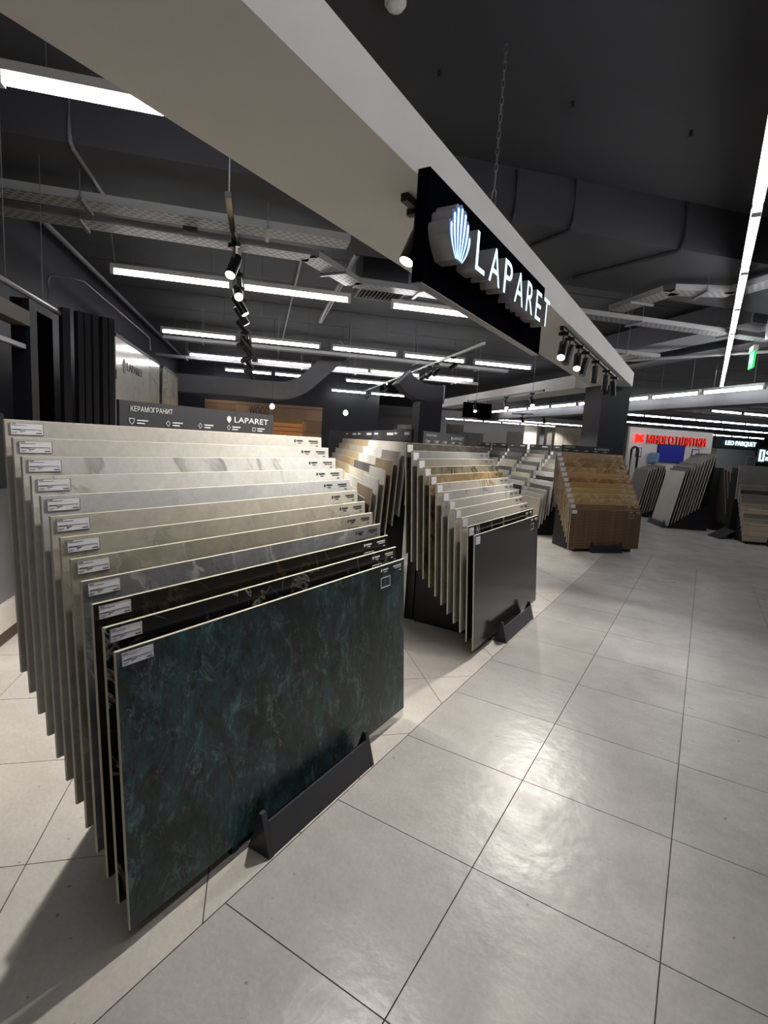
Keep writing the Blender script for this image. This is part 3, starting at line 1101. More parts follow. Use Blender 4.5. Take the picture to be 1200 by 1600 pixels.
ZT = 3.1
row_u(3.13, [-0.66], ZT, 'fluorescent batten light hanging beside the big soffit, in front of the ceiling beam', 'lights in front of the beam')
row_u(6.36, [-0.97, 0.37, 2.10], ZT, 'fluorescent batten light in the row right behind the cable trays', 'lights behind the trays')
row_u(9.78, [-1.06, 0.40, 1.84, 3.20, 4.62], ZT, 'fluorescent batten light in the second row behind the trays', 'second light row behind the trays')
row_u(12.45, [-0.95, 0.50, 1.84, 3.10, 4.50], ZT, 'fluorescent batten light in the third row behind the trays', 'third light row behind the trays')
row_u(14.85, [-0.35, 0.95, 2.9, 4.45], ZT, 'fluorescent batten light in the fourth row behind the trays', 'fourth light row behind the trays')
row_u(18.3, [-1.1, 2.95, 4.35], ZT, 'fluorescent batten light in the farthest booth row', 'farthest booth lights')
for k in range(-3, 10):
    tube_at((0.077, 3.0 + 1.25 * (k - 0.5), ZT), math.pi / 2, 'fluorescent tube in the continuous line along the aisle', 'aisle light line',
            'aisle_tube_light_offscreen' if k < 1 else None)      # the line runs out of the frame at the upper right
for k in range(9):
    tube_at(uv(8.05, 6.4 + 1.32 * k, 2.74), A45 + math.pi / 2, 'fluorescent tube in the continuous line on the grey beam across the hall', 'beam light line',
            'beam_tube_light_offscreen' if k < 1 else None)       # runs out of the frame at the right
row_u(18.2, [5.5 + 1.25 * k for k in range(7, 13)], ZT, 'fluorescent tube in the thin line above the red shop sign', 'lights above the red sign')
row_u(22.3, [6.2 + 1.25 * k for k in range(9, 17)], ZT, 'fluorescent tube in the line closest above the red shop sign', 'lights closest to the red sign')
row_u(14.4, [14.9, 16.2], ZT, 'fluorescent tube in the short line near the exit sign', 'short line near the exit sign')
row_u(28.5, [9.5 + 1.25 * k for k in range(3, 9)], ZT, 'fluorescent tube in the far hall line behind the column', 'far hall lights')
row_u(27.6, [26.0 + 1.3 * k for k in range(1, 5)], ZT, 'fluorescent tube over the parquet shop front', 'lights over the parquet shop')
row_u(31.5, [8.0 + 1.3 * k for k in range(3, 9)], ZT, 'fluorescent tube in the last hall line before the end wall', 'last hall lights')
bm_ = struct(MB().box(8.32, 8.75, 3.0, 19.5, 2.52, 2.80).obj('ceiling_soffit', M['duct'], rot=(0, 0, A45)))
bm_['label'] = 'grey soffit beam across the hall with a light line on its side'


def spot_proto(lit=True):
    t = thing('track_spotlight', 'black track spotlight', 'light')
    MB().box(-0.045, 0.045, -0.016, 0.016, 0.13, 0.16).obj('adapter', M['spot'], t)
    MB().tube([(0, 0, 0.14), (0, 0, 0.05)], 0.010, 8).obj('stem', M['spot'], t)
    head = link('head', None, t)
    b = MB().tube([(0, 0, 0.10), (0, 0, 0.09), (0, 0, -0.09), (0, 0, -0.095)], [0.030, 0.038, 0.038, 0.036], 18).obj('body', M['spot'], t)
    MB().tube([(0, 0, -0.096), (0, 0, -0.0975)], 0.033, 18).obj('lens', M['lens'] if lit else M['offlens'], b)
    bpy.data.objects.remove(head)
    return t


SPL, SPO = spot_proto(True), spot_proto(False)
SPU = {id(SPL): False, id(SPO): False}
LD = bpy.data.lights.new('spot_lamp', 'SPOT')
LD.energy = SPOT_W
LD.color = (1.0, 0.945, 0.87)
LD.spot_size = math.radians(62)
LD.spot_blend = 0.5
LD.shadow_soft_size = 0.03


def spot_at(p, aim, lit, label, group, power=None, cone=None):
    src = SPL if lit else SPO
    o = copy_tree(src) if SPU[id(src)] else src
    for c in list(o.children):              # one lamp per fixture: drop the lamp a copy brings along
        if c.type == 'LIGHT':
            bpy.data.objects.remove(c, do_unlink=True)
    SPU[id(src)] = True
    o.location = p
    tagit(o, label, 'light', group)
    d = (Vector(aim) - Vector(p)).normalized()
    q = d.to_track_quat('-Z', 'Y').to_euler()
    for c in o.children:
        if c.name.startswith('body'):
            c.rotation_euler = q
    if lit:
        ld = LD
        if power:
            ld = LD.copy()
            ld.energy = power
            if cone:
                ld.spot_size = math.radians(cone)
        l = bpy.data.objects.new('lamp', ld)
        COL.objects.link(l)
        l.parent = o
        l.location = d * 0.105
        l.rotation_euler = q
    return o


# soffit tracks and spots
XT = -1.24
for y0, y1, lab in ((2.15, 3.6, 'black lighting track under the soffit behind the illuminated sign'), (4.9, 8.3, 'black lighting track under the soffit end by the column')):
    t = tagit(MB().box(-0.018, 0.018, -(y1 - y0) / 2, (y1 - y0) / 2, -0.034, 0).obj('lighting_track', M['spot'], loc=(XT if y0 > 4 else -1.30, (y0 + y1) / 2, 2.60)), lab, 'lighting track')
zs = 2.566 - 0.16
spot_at((-1.30, 2.27, zs + 0.015), (-1.60, 1.65, 0.9), True, 'lit spotlight under the soffit beside the sign end', None, 125, 106)
for (y, lit, aim) in ((5.0, True, (-1.0, 3.3, 0.3)), (5.25, False, (-1.6, 4.2, 0)), (5.65, True, (-0.9, 4.1, 0.3)), (6.0, False, (-1.5, 5.2, 0))):
    spot_at((XT, y, zs), aim, lit, ('lit' if lit else 'unlit') + ' spotlight in the row under the soffit end', 'spotlights under the soffit end', 120, 90)
for y in (6.6, 7.35):
    spot_at((XT, y, zs), (XT, y, 0), False, 'unlit straight-down spotlight under the soffit end by the column', 'straight-down spotlights by the column')
spot_at((XT, 8.0, zs), (-1.1, 8.4, 0.9), False, 'unlit spotlight under the soffit turned to the wood stand', None)
# inner track above the booth, along v
t = tagit(MB().box(-0.018, 0.018, 3.4, 16.2, 0, 0.034).obj('lighting_track', M['spot'], loc=uv(-0.22, 0, 2.84), rot=(0, 0, A45)), 'long black lighting track running away over the booth', 'lighting track')
for vv in (3.5, 6.3, 9.2, 12.2, 15.5):
    MB().tube([(0, vv, 0.034), (0, vv, 0.93)], 0.004, 6).obj('hanger', M['pipe'], t)
zi = 2.84 - 0.16
SPV = [(4.15, True, (-2.35, 1.05, 0.0)), (4.9, True, (-1.75, 1.9, 1.2)), (5.35, True, tuple(uv(0.9, 5.2, 1.0))), (5.8, True, tuple(uv(0.9, 6.4, 1.1))), (6.45, False, None), (7.5, False, None),
       (8.2, False, None), (9.8, False, None), (11.2, False, None), (13.8, False, None)]
for vv, lit, aim in SPV:
    p = uv(-0.22, vv, zi)
    a = aim or tuple(uv(1.2, vv - 0.5, 1.0))
    spot_at(p, a, lit, ('lit' if lit else 'dark') + ' spotlight on the long inner track over the booth', 'spotlights on the inner track', {4.15: 360, 4.9: 70}.get(vv, 170), 75)
t = tagit(MB().box(-0.018, 0.018, 7.0, 15.6, 0, 0.034).obj('lighting_track', M['hous'], loc=uv(3.0, 0, 2.90), rot=(0, 0, A45)), 'pale lighting track running back above the inner row', 'lighting track')
for vv in (8.2, 9.0, 9.4, 9.75, 11.6, 13.0, 15.0):
    spot_at(uv(3.0, vv, 2.74), tuple(uv(1.0, vv - 1.2, 1.1)), False, 'dark spotlight on the pale track above the inner row', 'spotlights on the pale track')
# invented empty track out of view, then unlit heads turned to the panels
t = tagit(MB().box(-0.018, 0.018, -2.2, 0.0, 0, 0.034).obj('lighting_track', M['spot'], loc=uv(-1.9, 4.2, 2.9), rot=(0, 0, A45)), 'added empty black lighting track out of view at the near left', 'lighting track')
for vv in (7.4, 8.9, 10.5):
    spot_at(uv(-0.25, vv + 0.2, zi), tuple(uv(-1.6, vv, 2.0)), False, 'dark spotlight on the inner track turned to a white marble panel', 'spotlights turned to the panels')

t = tagit(MB().box(-0.018, 0.018, -1.7, 1.7, 0, 0.034).obj('lighting_track', M['spot'], loc=uv(4.87, 10.25, 2.53), rot=(0, 0, A45)), 'black lighting track over the outer row racks, before the rear soffit', 'lighting track')
for vv in (-1.3, 1.3):
    MB().tube([(0, vv, 0.034), (0, vv, 1.24)], 0.004, 6).obj('hanger', M['pipe'], t)
for vv in (8.95, 10.0, 11.6):
    spot_at(uv(4.87, vv, 2.37), tuple(uv(4.55, vv - 1.6, 0.5)), True, 'lit spotlight over the grey and white outer row', 'spotlights over the outer row', 90, 85)
t = tagit(MB().box(-0.9, 0.9, -0.018, 0.018, 0, 0.034).obj('lighting_track', M['spot'], loc=(-4.6, 16.6, 2.58)), 'black lighting track before the tall boards', 'lighting track')
for xx in (-0.7, 0.7):
    MB().tube([(xx, 0, 0.034), (xx, 0, 1.19)], 0.004, 6).obj('hanger', M['pipe'], t)
for xx in (-5.15, -4.45):
    spot_at((xx, 16.6, 2.42), (xx + 0.15, 17.3, 1.3), True, 'lit spotlight aimed at the tall boards', 'spotlights at the tall boards', 60, 80)

# hanging bulbs by the back wall
for (uu, zz) in ((0.22, 2.04), (1.73, 2.02)):
    t = thing('pendant_bulb', 'glowing bare pendant bulb hanging before the back wall', 'light', uv(uu, 11.0, zz), 0, 'pendant bulbs by the back wall')
    MB().tube([(0, 0, -0.05), (0, 0, -0.035), (0, 0, 0.0), (0, 0, 0.03), (0, 0, 0.055)], [0.012, 0.036, 0.05, 0.036, 0.016], 12).obj('bulb', M['lens'], t)
    MB().tube([(0, 0, 0.055), (0, 0, 0.11)], 0.018, 10).obj('socket', M['spot'], t)
    MB().tube([(0, 0, 0.11), (0, 0, ZC - zz - 0.03)], 0.004, 6).obj('cord', M['spot'], t)

# ------------------------------------------------------------------ ceiling services
def tray(pts, w, label, group, z=3.2):
    """perforated U channel through the (u, v) points; bottom and two flanges per run"""
    t = thing('cable_tray', label, 'cable tray', uv(pts[0][0], pts[0][1], z), 0, group)
    o0 = uv(pts[0][0], pts[0][1])
    for i in range(len(pts) - 1):
        a, b = uv(*pts[i]), uv(*pts[i + 1])
        L = (b - a).length
        ang = math.atan2(b.y - a.y, b.x - a.x)
        mb = MB()
        mb.box(0, L, -w / 2, w / 2, 0, 0.004)
        for s in (-1, 1):
            mb.box(0, L, s * w / 2 - 0.002, s * w / 2 + 0.002, 0, 0.06)
        mb.obj('tray_run', M['tray'], t, a - o0, (0, 0, ang))
        nh = max(1, int(L / 1.2))
        for q in range(nh):
            c = a - o0 + (b - a) * ((q + 0.5) / nh)
            br = MB()
            br.box(-0.015, 0.015, -w / 2 - 0.05, w / 2 + 0.05, -0.025, 0)
            for s in (-1, 1):
                br.tube([(0, s * (w / 2 + 0.035), -0.02), (0, s * (w / 2 + 0.035), ZC - z)], 0.004, 5)
            br.obj('hanger', M['zinc'], t, c, (0, 0, ang))
        for q in range(3):
            yy = (q - 1) * 0.04
            MB().tube([(0.0, yy, 0.02), (L * 0.5, yy + 0.012, 0.024), (L, yy, 0.02)], 0.009, 6).obj('cable', M['dpipe'], t, a - o0, (0, 0, ang))
    return t


tray([(-2.1, 4.87), (0.72, 4.90)], 0.22, 'perforated galvanised cable tray nearest the ceiling beam', 'galvanised cable trays')
tray([(-2.2, 5.31), (0.42, 5.40), (0.98, 6.08), (6.9, 6.14)], 0.22, 'perforated galvanised cable tray with a diagonal bend', 'galvanised cable trays')
tray([(4.27, 5.95), (4.27, 5.05), (4.85, 4.85), (4.95, 2.6)], 0.22, 'galvanised cable tray stepping sideways by the aisle lights', 'galvanised cable trays', 3.26)
tray([(-1.8, 10.75), (5.2, 10.8)], 0.2, 'perforated cable tray beyond the second light row', 'galvanised cable trays', 3.12)
tray([(-2.3, 12.86), (5.4, 12.86)], 0.2, 'perforated cable tray beyond the third light row', 'galvanised cable trays', 3.05)
tray([(5.0, 7.6), (6.3, 7.6)], 0.2, 'dim cable tray behind the aisle lights', 'galvanised cable trays', 3.10)

CONDUIT = [
    ([(-1.33, 4.32, 3.78), (-1.33, 4.32, 3.385), (-1.33, 5.4, 3.385)], 0.016, 'pipe', 'grey conduit dropping down the beam face beside the near light'),
    ([(2.02, 4.32, 3.78), (2.02, 4.32, 3.385), (2.02, 5.3, 3.385)], 0.014, 'dpipe', 'dark conduit on the beam face above the sign'),
    ([(2.56, 4.30, 3.79), (2.56, 4.30, 3.385), (2.30, 5.3, 3.385)], 0.016, 'dpipe', 'dark conduit on the beam turning under it above the soffit'),
    ([(3.71, 4.31, 3.78), (3.71, 4.31, 3.385), (3.3, 5.4, 3.385)], 0.022, 'dpipe', 'dark conduit on the beam near the aisle light line'),
    ([(-2.43, 5.8, 3.70), (-2.43, 18.7, 3.70)], 0.035, 'pipe', 'long grey pipe running away under the ceiling planks'),
    ([(0.45, 5.78, 3.72), (0.45, 18.7, 3.72)], 0.016, 'pipe', 'thin grey pipe running away behind the inner track'),
    ([(0.95, 5.78, 3.45), (0.95, 9.3, 3.45)], 0.04, 'duct', 'thick grey pipe running away past the tray bend'),
    ([(-2.2, 6.4, 2.75), (-2.2, 6.4, 3.0), (-1.9, 6.5, 3.0), (-1.9, 10.0, 3.0), (-1.9, 10.05, 2.8)], 0.012, 'pipe', 'thin bent conduit above the dark slat screen'),
    ([(-1.55, 6.1, 3.7), (-1.55, 6.36, 3.19)], 0.008, 'pipe', 'thin cable dropping to the light row behind the trays'),
    ([(6.2, 9.2, 3.23), (8.3, 5.82, 3.23)], 0.024, 'hous', 'white pipe crossing behind the aisle light line'),
]
for pts, r, mk, lab in CONDUIT:
    p0 = uv(*pts[0])
    P = []
    for i, q in enumerate(pts):
        w_ = uv(*q) - p0
        P.append(w_)
    # round the corners
    R = [P[0]]
    for i in range(1, len(P) - 1):
        a, b, c = P[i - 1], P[i], P[i + 1]
        e = min(0.06, (b - a).length / 3, (c - b).length / 3)
        p1, p2 = b + (a - b).normalized() * e, b + (c - b).normalized() * e
        R += [p1, (p1 + p2) / 2 * 0.5 + b * 0.5, p2]
    R.append(P[-1])
    tagit(MB().tube(R, r, 10).obj('conduit_pipe', M[mk], loc=p0), lab, 'pipe')

t = thing('junction_box', 'small grey junction box with looped cables hung on the bent tray', 'junction box', uv(-0.65, 5.18, 3.22))
MB().box(-0.06, 0.06, -0.03, 0.03, -0.05, 0.07).obj('box', M['pipe'], t, rot=(0, 0, A45))
for q, (r0, dx) in enumerate(((0.07, -0.05), (0.10, 0.07))):
    loop = [(dx * S2 + r0 * math.cos(a) * S2, dx * S2 + r0 * math.cos(a) * S2, 0.10 + r0 * math.sin(a)) for a in (math.pi * k / 6 for k in range(-1, 9))]
    MB().tube(loop, 0.006, 6).obj('cable', M['pipe'], t)

# air ducts
def duct(name, path, w, hh, label, mat='duct'):
    """rectangular duct swept through points in (u, v, z)"""
    t = thing(name, label, 'duct', uv(*path[0]), 0)
    pts = [uv(*p) - uv(*path[0]) for p in path]
    mb = MB()
    rings = []
    for i, p in enumerate(pts):
        d = (pts[min(i + 1, len(pts) - 1)] - pts[max(i - 1, 0)]).normalized()
        side = d.cross(Vector((0, 0, 1))).normalized()
        up = side.cross(d)
        rings.append([p + side * sx * w / 2 + up * sz * hh / 2 for sx, sz in ((-1, -1), (1, -1), (1, 1), (-1, 1))])
    vs = [q for r_ in rings for q in r_]
    fs = [(0, 1, 2, 3), tuple(len(vs) - 4 + k for k in (3, 2, 1, 0))]
    for i in range(len(rings) - 1):
        for k in range(4):
            fs.append((4 * i + k, 4 * i + (k + 1) % 4, 4 * i + 4 + (k + 1) % 4, 4 * i + 4 + k))
    mb.poly(vs, fs).obj('duct_body', M[mat], t)
    for i in (0, len(pts) - 1):
        d = (pts[min(i + 1, len(pts) - 1)] - pts[max(i - 1, 0)]).normalized()
        side = d.cross(Vector((0, 0, 1))).normalized()
        up = side.cross(d)
        k = 1.06
        a = [pts[i] + side * sx * w / 2 * k + up * sz * hh / 2 * k for sx, sz in ((-1, -1), (1, -1), (1, 1), (-1, 1))]
        b = [q + d * 0.03 for q in a]
        MB().poly(a + b, [(0, 1, 2, 3), (7, 6, 5, 4), (0, 4, 5, 1), (1, 5, 6, 2), (2, 6, 7, 3), (3, 7, 4, 0)]).obj('flange', M['zinc'], t)
    return t


arc = [(0.35 + 0.9 * math.sin(a), 11.85, 2.42 + 0.9 * (1 - math.cos(a))) for a in (0, 0.2, 0.4, 0.6, 0.78)] + [(1.75, 11.85, 3.42)]
duct('air_duct', [(-2.4, 11.85, 2.42)] + arc, 0.5, 0.36, 'grey sheet metal duct with an upward elbow before the oak wall')
arc2 = [(3.25 - 0.7 * math.sin(a), 10.25, 2.47 + 0.7 * (1 - math.cos(a))) for a in (0, 0.3, 0.6, 0.9)]
duct('air_duct', [(3.55, 10.25, 2.47)] + arc2, 0.40, 0.34, 'grey duct elbow curving up from the far dark column', 'dpipe')
duct('air_duct', [(6.6, 10.5, 3.52), (6.6, 5.9, 3.52)], 0.6, 0.35, 'dim rectangular duct behind the aisle light line')
duct('air_duct', [(7.7, 11.5, 3.52), (7.7, 5.9, 3.52)], 0.45, 0.3, 'dim rectangular duct beyond, above the grey beam')
duct('air_duct', [(6.15, 5.15, 3.2), (9.6, 5.05, 3.2)], 0.75, 0.3, 'large smooth grey duct box beside the exit sign', 'panel')

# ventilation grille
t = thing('air_grille', 'grey louvred ceiling air grille past the tray bend', 'grille', uv(1.45, 6.85, 3.34), A45)
MB().box(-0.30, 0.30, -0.28, -0.25, 0, 0.03).box(-0.30, 0.30, 0.25, 0.28, 0, 0.03).box(-0.30, -0.27, -0.25, 0.25, 0, 0.03).box(0.27, 0.30, -0.25, 0.25, 0, 0.03).obj('frame', M['pipe'], t)
for q in range(11):
    MB().poly([(-0.25 + q * 0.048, -0.25, 0.0), (-0.25 + q * 0.048, 0.25, 0.0), (-0.225 + q * 0.048, 0.25, 0.025), (-0.225 + q * 0.048, -0.25, 0.025),
               (-0.245 + q * 0.048, -0.25, 0.0), (-0.245 + q * 0.048, 0.25, 0.0), (-0.22 + q * 0.048, 0.25, 0.025), (-0.22 + q * 0.048, -0.25, 0.025)],
              [(0, 1, 2, 3), (7, 6, 5, 4), (0, 4, 5, 1), (2, 6, 7, 3), (1, 5, 6, 2), (0, 3, 7, 4)]).obj('louvre', M['pipe'], t)
MB().box(-0.29, 0.29, -0.27, 0.27, 0.03, 0.46).obj('duct_box', M['dpipe'], t)

# suspension chain of the soffit, detectors
t = thing('suspension_chain', 'thin steel chain and turnbuckle holding up the soffit', 'chain', (-1.25, 3.08, 2.82))
for q in range(16):
    mb = MB()
    ring = []
    for a in range(9):
        th = 2 * math.pi * a / 8
        x, z = 0.010 * math.cos(th), 0.028 * math.sin(th)
        ring.append((x, 0, z) if q % 2 else (0, x, z))
    mb.tube(ring, 0.0028, 5)
    mb.obj('chain_link', M['zinc'], t, (0, 0, 0.24 + q * 0.0445))
MB().tube([(0, 0, 0.0), (0, 0, 0.05), (0.012, 0, 0.07), (0.012, 0, 0.15), (0, 0, 0.17), (0, 0, 0.22)], 0.005, 6).tube([(0, 0, 0.05), (-0.012, 0, 0.07), (-0.012, 0, 0.15), (0, 0, 0.17)], 0.005, 6).obj('turnbuckle', M['zinc'], t)
t = thing('smoke_detector', 'white round smoke detector on the dark ceiling above the soffit', 'detector', (-1.70, 2.60, 3.81))
MB().tube([(0, 0, 0), (0, 0, -0.02)], 0.058, 20).obj('base', M['white'], t)
MB().tube([(0, 0, -0.02), (0, 0, -0.04), (0, 0, -0.052)], [0.05, 0.044, 0.02], 20).obj('head', M['white'], t)
for (x, y) in ((-1.72, 3.18), (-1.05, 3.84), (-0.38, 4.52)):
    t = thing('sprinkler', 'small dark sprinkler head on the ceiling before the beam', 'sprinkler', (x, y, 3.81), 0, 'sprinklers before the beam')
    MB().tube([(0, 0, 0), (0, 0, -0.03)], 0.012, 8).obj('stem', M['dpipe'], t)
    MB().tube([(0, 0, -0.045), (0, 0, -0.048)], 0.022, 10).obj('deflector', M['dpipe'], t)
    MB().box(-0.003, 0.003, -0.012, 0.012, -0.046, -0.028).obj('frame', M['dpipe'], t)

# exit sign
t = thing('exit_sign', 'hanging green exit sign beyond the aisle light line', 'sign', uv(7.05, 6.5, 2.88), A45 + 0.95)
MB().box(-0.13, 0.13, -0.012, 0.012, 0, 0.24).obj('sign_plate', M['exitg'], t)
MB().box(-0.09, 0.02, -0.016, -0.012, 0.09, 0.13).box(-0.02, 0.05, -0.016, -0.012, 0.06, 0.16).poly([(0.05, -0.014, 0.04), (0.1, -0.014, 0.11), (0.05, -0.014, 0.18)], [(0, 1, 2)]).obj('pictogram', M['exitw'], t)
MB().box(-0.13, 0.13, -0.03, 0.03, 0.24, 0.32).obj('lamp_case', M['hous'], t)
MB().tube([(0, 0, 0.32), (0, 0, 0.9)], 0.006, 6).obj('hanger', M['pipe'], t)

# ------------------------------------------------------------------ left side of the booth
lite_m = [stone('white_marble_panel_%d' % i, a, b, s, vein=c, vscale=1.2, vwidth=0.01, vamt=0.6, rough=0.15) for i, (a, b, c, s) in enumerate((
    ((206, 204, 198), (222, 220, 214), (176, 172, 164), 1.5), ((190, 184, 172), (216, 210, 200), (120, 112, 100), 2.5), ((170, 164, 150), (214, 208, 196), (104, 98, 86), 3.2)))]
for i, (v0, v1, lab) in enumerate(((6.66, 8.52, 'glossy white marble wall slab bearing a black LAPARET mark'), (8.56, 9.32, 'narrow cream marble wall slab beside the LAPARET slab'),
                                   (9.66, 11.3, 'speckled cream marble wall slab beyond the dark gap'))):
    t = thing('marble_display_sheet', lab, 'wall slab', uv(-1.62, (v0 + v1) / 2), A45, 'white marble slabs on the left wall')
    hw = (v1 - v0) / 2
    MB().box(-0.02, 0.0, -hw, hw, 0.1, 2.48).obj('slab', lite_m[i], t)
    MB().box(-0.03, 0.004, -hw, hw, 2.48, 2.52).obj('top_rail', M['dpipe'], t)
    MB().box(-0.05, 0.0, -hw, hw, 0, 0.1).obj('plinth', M['black'], t)
    if i == 0:
        letters('lettering', 'LAPARET', 0.095, [M['black']], t, (0.004, 7.17 - 7.59, 2.155), (0, 0, math.pi / 2), depth=0.006, width=0.84)
        s = MB()
        ring = [(0.07 * math.cos(a), 0.085 * math.sin(a)) for a in (2 * math.pi * k / 14 for k in range(14))]
        s.prism([(-y, z) for y, z in ring], 0.001, 0.005).obj('emblem', M['black'], t, (0, 7.03 - 7.59, 2.19))
tagit(MB().box(-1.75, -1.70, 9.30, 9.68, 0, 2.5).obj('gap_panel', M['black'], rot=(0, 0, A45)), 'dark filler panel between two cream marble wall slabs', 'panel')

t = thing('slat_screen', 'screen of upright dark slats beside the marble slabs', 'screen', (-4.6, 2.57, 0))
for a, b in ((2.35, 2.41), (2.47, 2.517), (2.53, 2.58), (2.597, 2.645), (2.68, 2.727), (2.738, 2.79)):
    MB().box(-0.06, 0, a - 2.57, b - 2.57, 0.06, 2.41).obj('slat', M['niche'], t)
MB().box(-0.05, -0.01, -0.22, 0.22, 0.0, 0.06).obj('bottom_rail', M['navy'], t)
MB().box(-0.05, -0.02, 0.19, 0.25, 1.9, 1.98).obj('switch_box', M['pipe'], t)

t = thing('showroom_niche', 'dark showroom niche frame with a marble lining at the far left', 'niche', uv(-1.6, 4.2), A45)
MB().box(-0.12, 0, 0.1, 0.22, 0, 2.33).obj('post', M['niche'], t)
MB().box(-0.12, 0, -1.2, 0.1, 2.14, 2.24).obj('beam', plain('taupe_beam', (96, 86, 80), 0.6), t)
MB().box(-0.7, -0.68, -1.2, 0.22, 1.53, 2.14).obj('niche_back', M['niche'], t)
MB().box(-0.10, -0.05, 0.24, 0.36, 0.2, 2.31).obj('marble_edge', lite_m[1], t)
MB().box(-0.10, -0.06, 0.36, 0.70, 0.2, 2.30).obj('dark_slab', M['signb'], t)
MB().tube([(-0.02, -1.0, 2.36), (-0.02, 0.75, 2.36)], 0.02, 8).obj('rail', M['zinc'], t)
for q in (-0.2, 0.4):
    MB().tube([(-0.02, q, 2.38), (-0.02, q, ZC - 0.03)], 0.003, 5).obj('hanger', M['pipe'], t)
MB().box(-0.06, -0.02, -0.8, 0.08, 1.98, 2.01).obj('inner_track', M['zinc'], t)
t = thing('vanity_counter', 'grey fronted showroom counter on a pale plinth at the far left', 'counter', uv(-1.62, 3.6), A45)
MB().box(-0.6, 0, -1.6, 0.68, 0, 0.09).obj('base', plain('brown_base', (74, 56, 48), 0.6), t)
MB().box(-0.6, 0.01, -1.6, 0.68, 0.09, 0.26).obj('plinth', M['booth'], t)
MB().box(-0.6, -0.03, -1.6, 0.68, 0.26, 1.02).obj('front_panel', plain('grey_front', (108, 108, 112), 0.5, noise=0.15, nscale=3), t)
MB().box(-0.6, -0.06, -1.6, 0.45, 1.02, 1.52).obj('upper_cabinet', M['niche'], t)

# ------------------------------------------------------------------ far hall
VW = 24.0
fw = struct(MB().box(18.9, 24.2, VW, VW + 0.15, 0, 3.0).obj('wall_far', plain('far_wall_white', (240, 238, 234), 0.6), rot=(0, 0, A45)))
fw2 = struct(MB().box(-6, 60, 34, 34.2, 0, ZC).obj('wall_end', plain('end_wall_grey', (150, 148, 146), 0.7), rot=(0, 0, A45)))
fw3 = struct(MB().box(44, 44.2, -6, 34, 0, ZC).obj('wall_right', plain('right_wall_grey', (110, 108, 106), 0.7), rot=(0, 0, A45)))
t = thing('shop_sign', 'glowing red Cyrillic shop lettering on the far white wall', 'sign', uv(19.2, VW - 0.05, 2.18), A45)
letters('lettering', '\u041c\u041d\u041e\u0413\u041e \u041f\u041b\u0418\u0422\u041a\u0418', 0.46, [M['red'], plain('red_side', (150, 20, 16), 0.4)], t, (0.72, -0.06, 0.02), depth=0.1, width=3.72)
mb = MB()
for a in (0.6, 2.54, 3.74, 5.68):
    c, s = math.cos(a), math.sin(a)
    mb.prism([(0.24 + 0.04 * c - 0.09 * s, 0.26 + 0.04 * s + 0.09 * c), (0.24 + 0.28 * c - 0.07 * s, 0.26 + 0.28 * s + 0.07 * c), (0.24 + 0.28 * c + 0.07 * s, 0.26 + 0.28 * s - 0.07 * c),
              (0.24 + 0.04 * c + 0.09 * s, 0.26 + 0.04 * s - 0.09 * c)], -0.10, -0.02, 'y')
mb.obj('emblem', M['red'], t)
t = thing('wall_television', 'dark blue television screen on the far white wall', 'television', uv(21.55, VW - 0.03, 1.25), A45)
MB().box(-0.85, 0.85, -0.05, 0.02, 0, 0.95).obj('casing', M['black'], t)
MB().box(-0.82, 0.82, -0.055, -0.05, 0.03, 0.92).obj('screen', M['screen'], t)
for uu, zz, w_, h_, lab in ((19.55, 1.45, 0.34, 0.5, 'black framed notice on the far white wall beside the water bottle'), (23.15, 1.65, 0.46, 0.4, 'black framed notice right of the television')):
    t = thing('framed_notice', lab, 'picture frame', uv(uu, VW - 0.02, zz), A45)
    MB().box(-w_ / 2, w_ / 2, -0.02, 0.01, 0, h_).obj('frame', M['black'], t)
    MB().box(-w_ / 2 + 0.04, w_ / 2 - 0.04, -0.024, -0.02, 0.04, h_ - 0.04).obj('sheet', M['tag'], t)
t = thing('water_cooler', 'white water cooler with a pale blue bottle by the far wall', 'water cooler', uv(20.3, VW - 0.3, 0), A45)
MB().box(-0.17, 0.17, -0.17, 0.17, 0, 1.1).obj('cabinet', M['white'], t)
MB().tube([(0, 0, 1.1), (0, 0, 1.16), (0, 0, 1.22), (0, 0, 1.36), (0, 0, 1.40), (0, 0, 1.44), (0, 0, 1.68), (0, 0, 1.74)], [0.06, 0.10, 0.26, 0.27, 0.24, 0.27, 0.27, 0.12], 16).obj('bottle', plain('bottle_blue', (130, 176, 206), 0.15), t)
MB().box(-0.05, 0.05, -0.2, -0.17, 0.85, 0.95).obj('tap', M['spot'], t)
t = thing('black_archway_frame', 'black rounded frame standing at the edge of the far white wall', 'frame', uv(18.85, VW - 0.6, 0), A45)
arcp = [(-0.2, 0, 0)] + [(0.2 * math.cos(a), 0, 1.75 + 0.2 * math.sin(a)) for a in (math.pi - k * math.pi / 8 for k in range(9))] + [(0.2, 0, 0)]
MB().tube(arcp, 0.06, 8).obj('arch_tube', M['black'], t)
MB().box(-0.26, 0.26, -0.1, 0.1, 0, 0.03).obj('foot', M['black'], t)
t = thing('shop_sign', 'pale blue glowing LEO PARQUET lettering on a grey fascia', 'sign', uv(31.0, 29.95, 2.58), A45)
MB().box(-0.6, 3.1, 0.02, 0.1, -0.2, 0.55).obj('fascia', M['header'], t)
letters('lettering', 'LEO PARQUET', 0.36, [M['cyan']], t, (0.3, -0.02, 0.0), depth=0.06, width=2.6)
t = thing('display_wall', 'pale display wall under the parquet shop sign', 'display wall', uv(32.4, 30.1, 0), A45)
MB().box(-1.6, 1.75, 0, 0.1, 0, 2.5).obj('panel', plain('pale_wall', (188, 188, 192), 0.6), t)
MB().box(-2.5, -1.6, -0.02, 0.1, 0, 2.6).obj('stone_panel', plain('greige_wall', (150, 142, 132), 0.6), t)
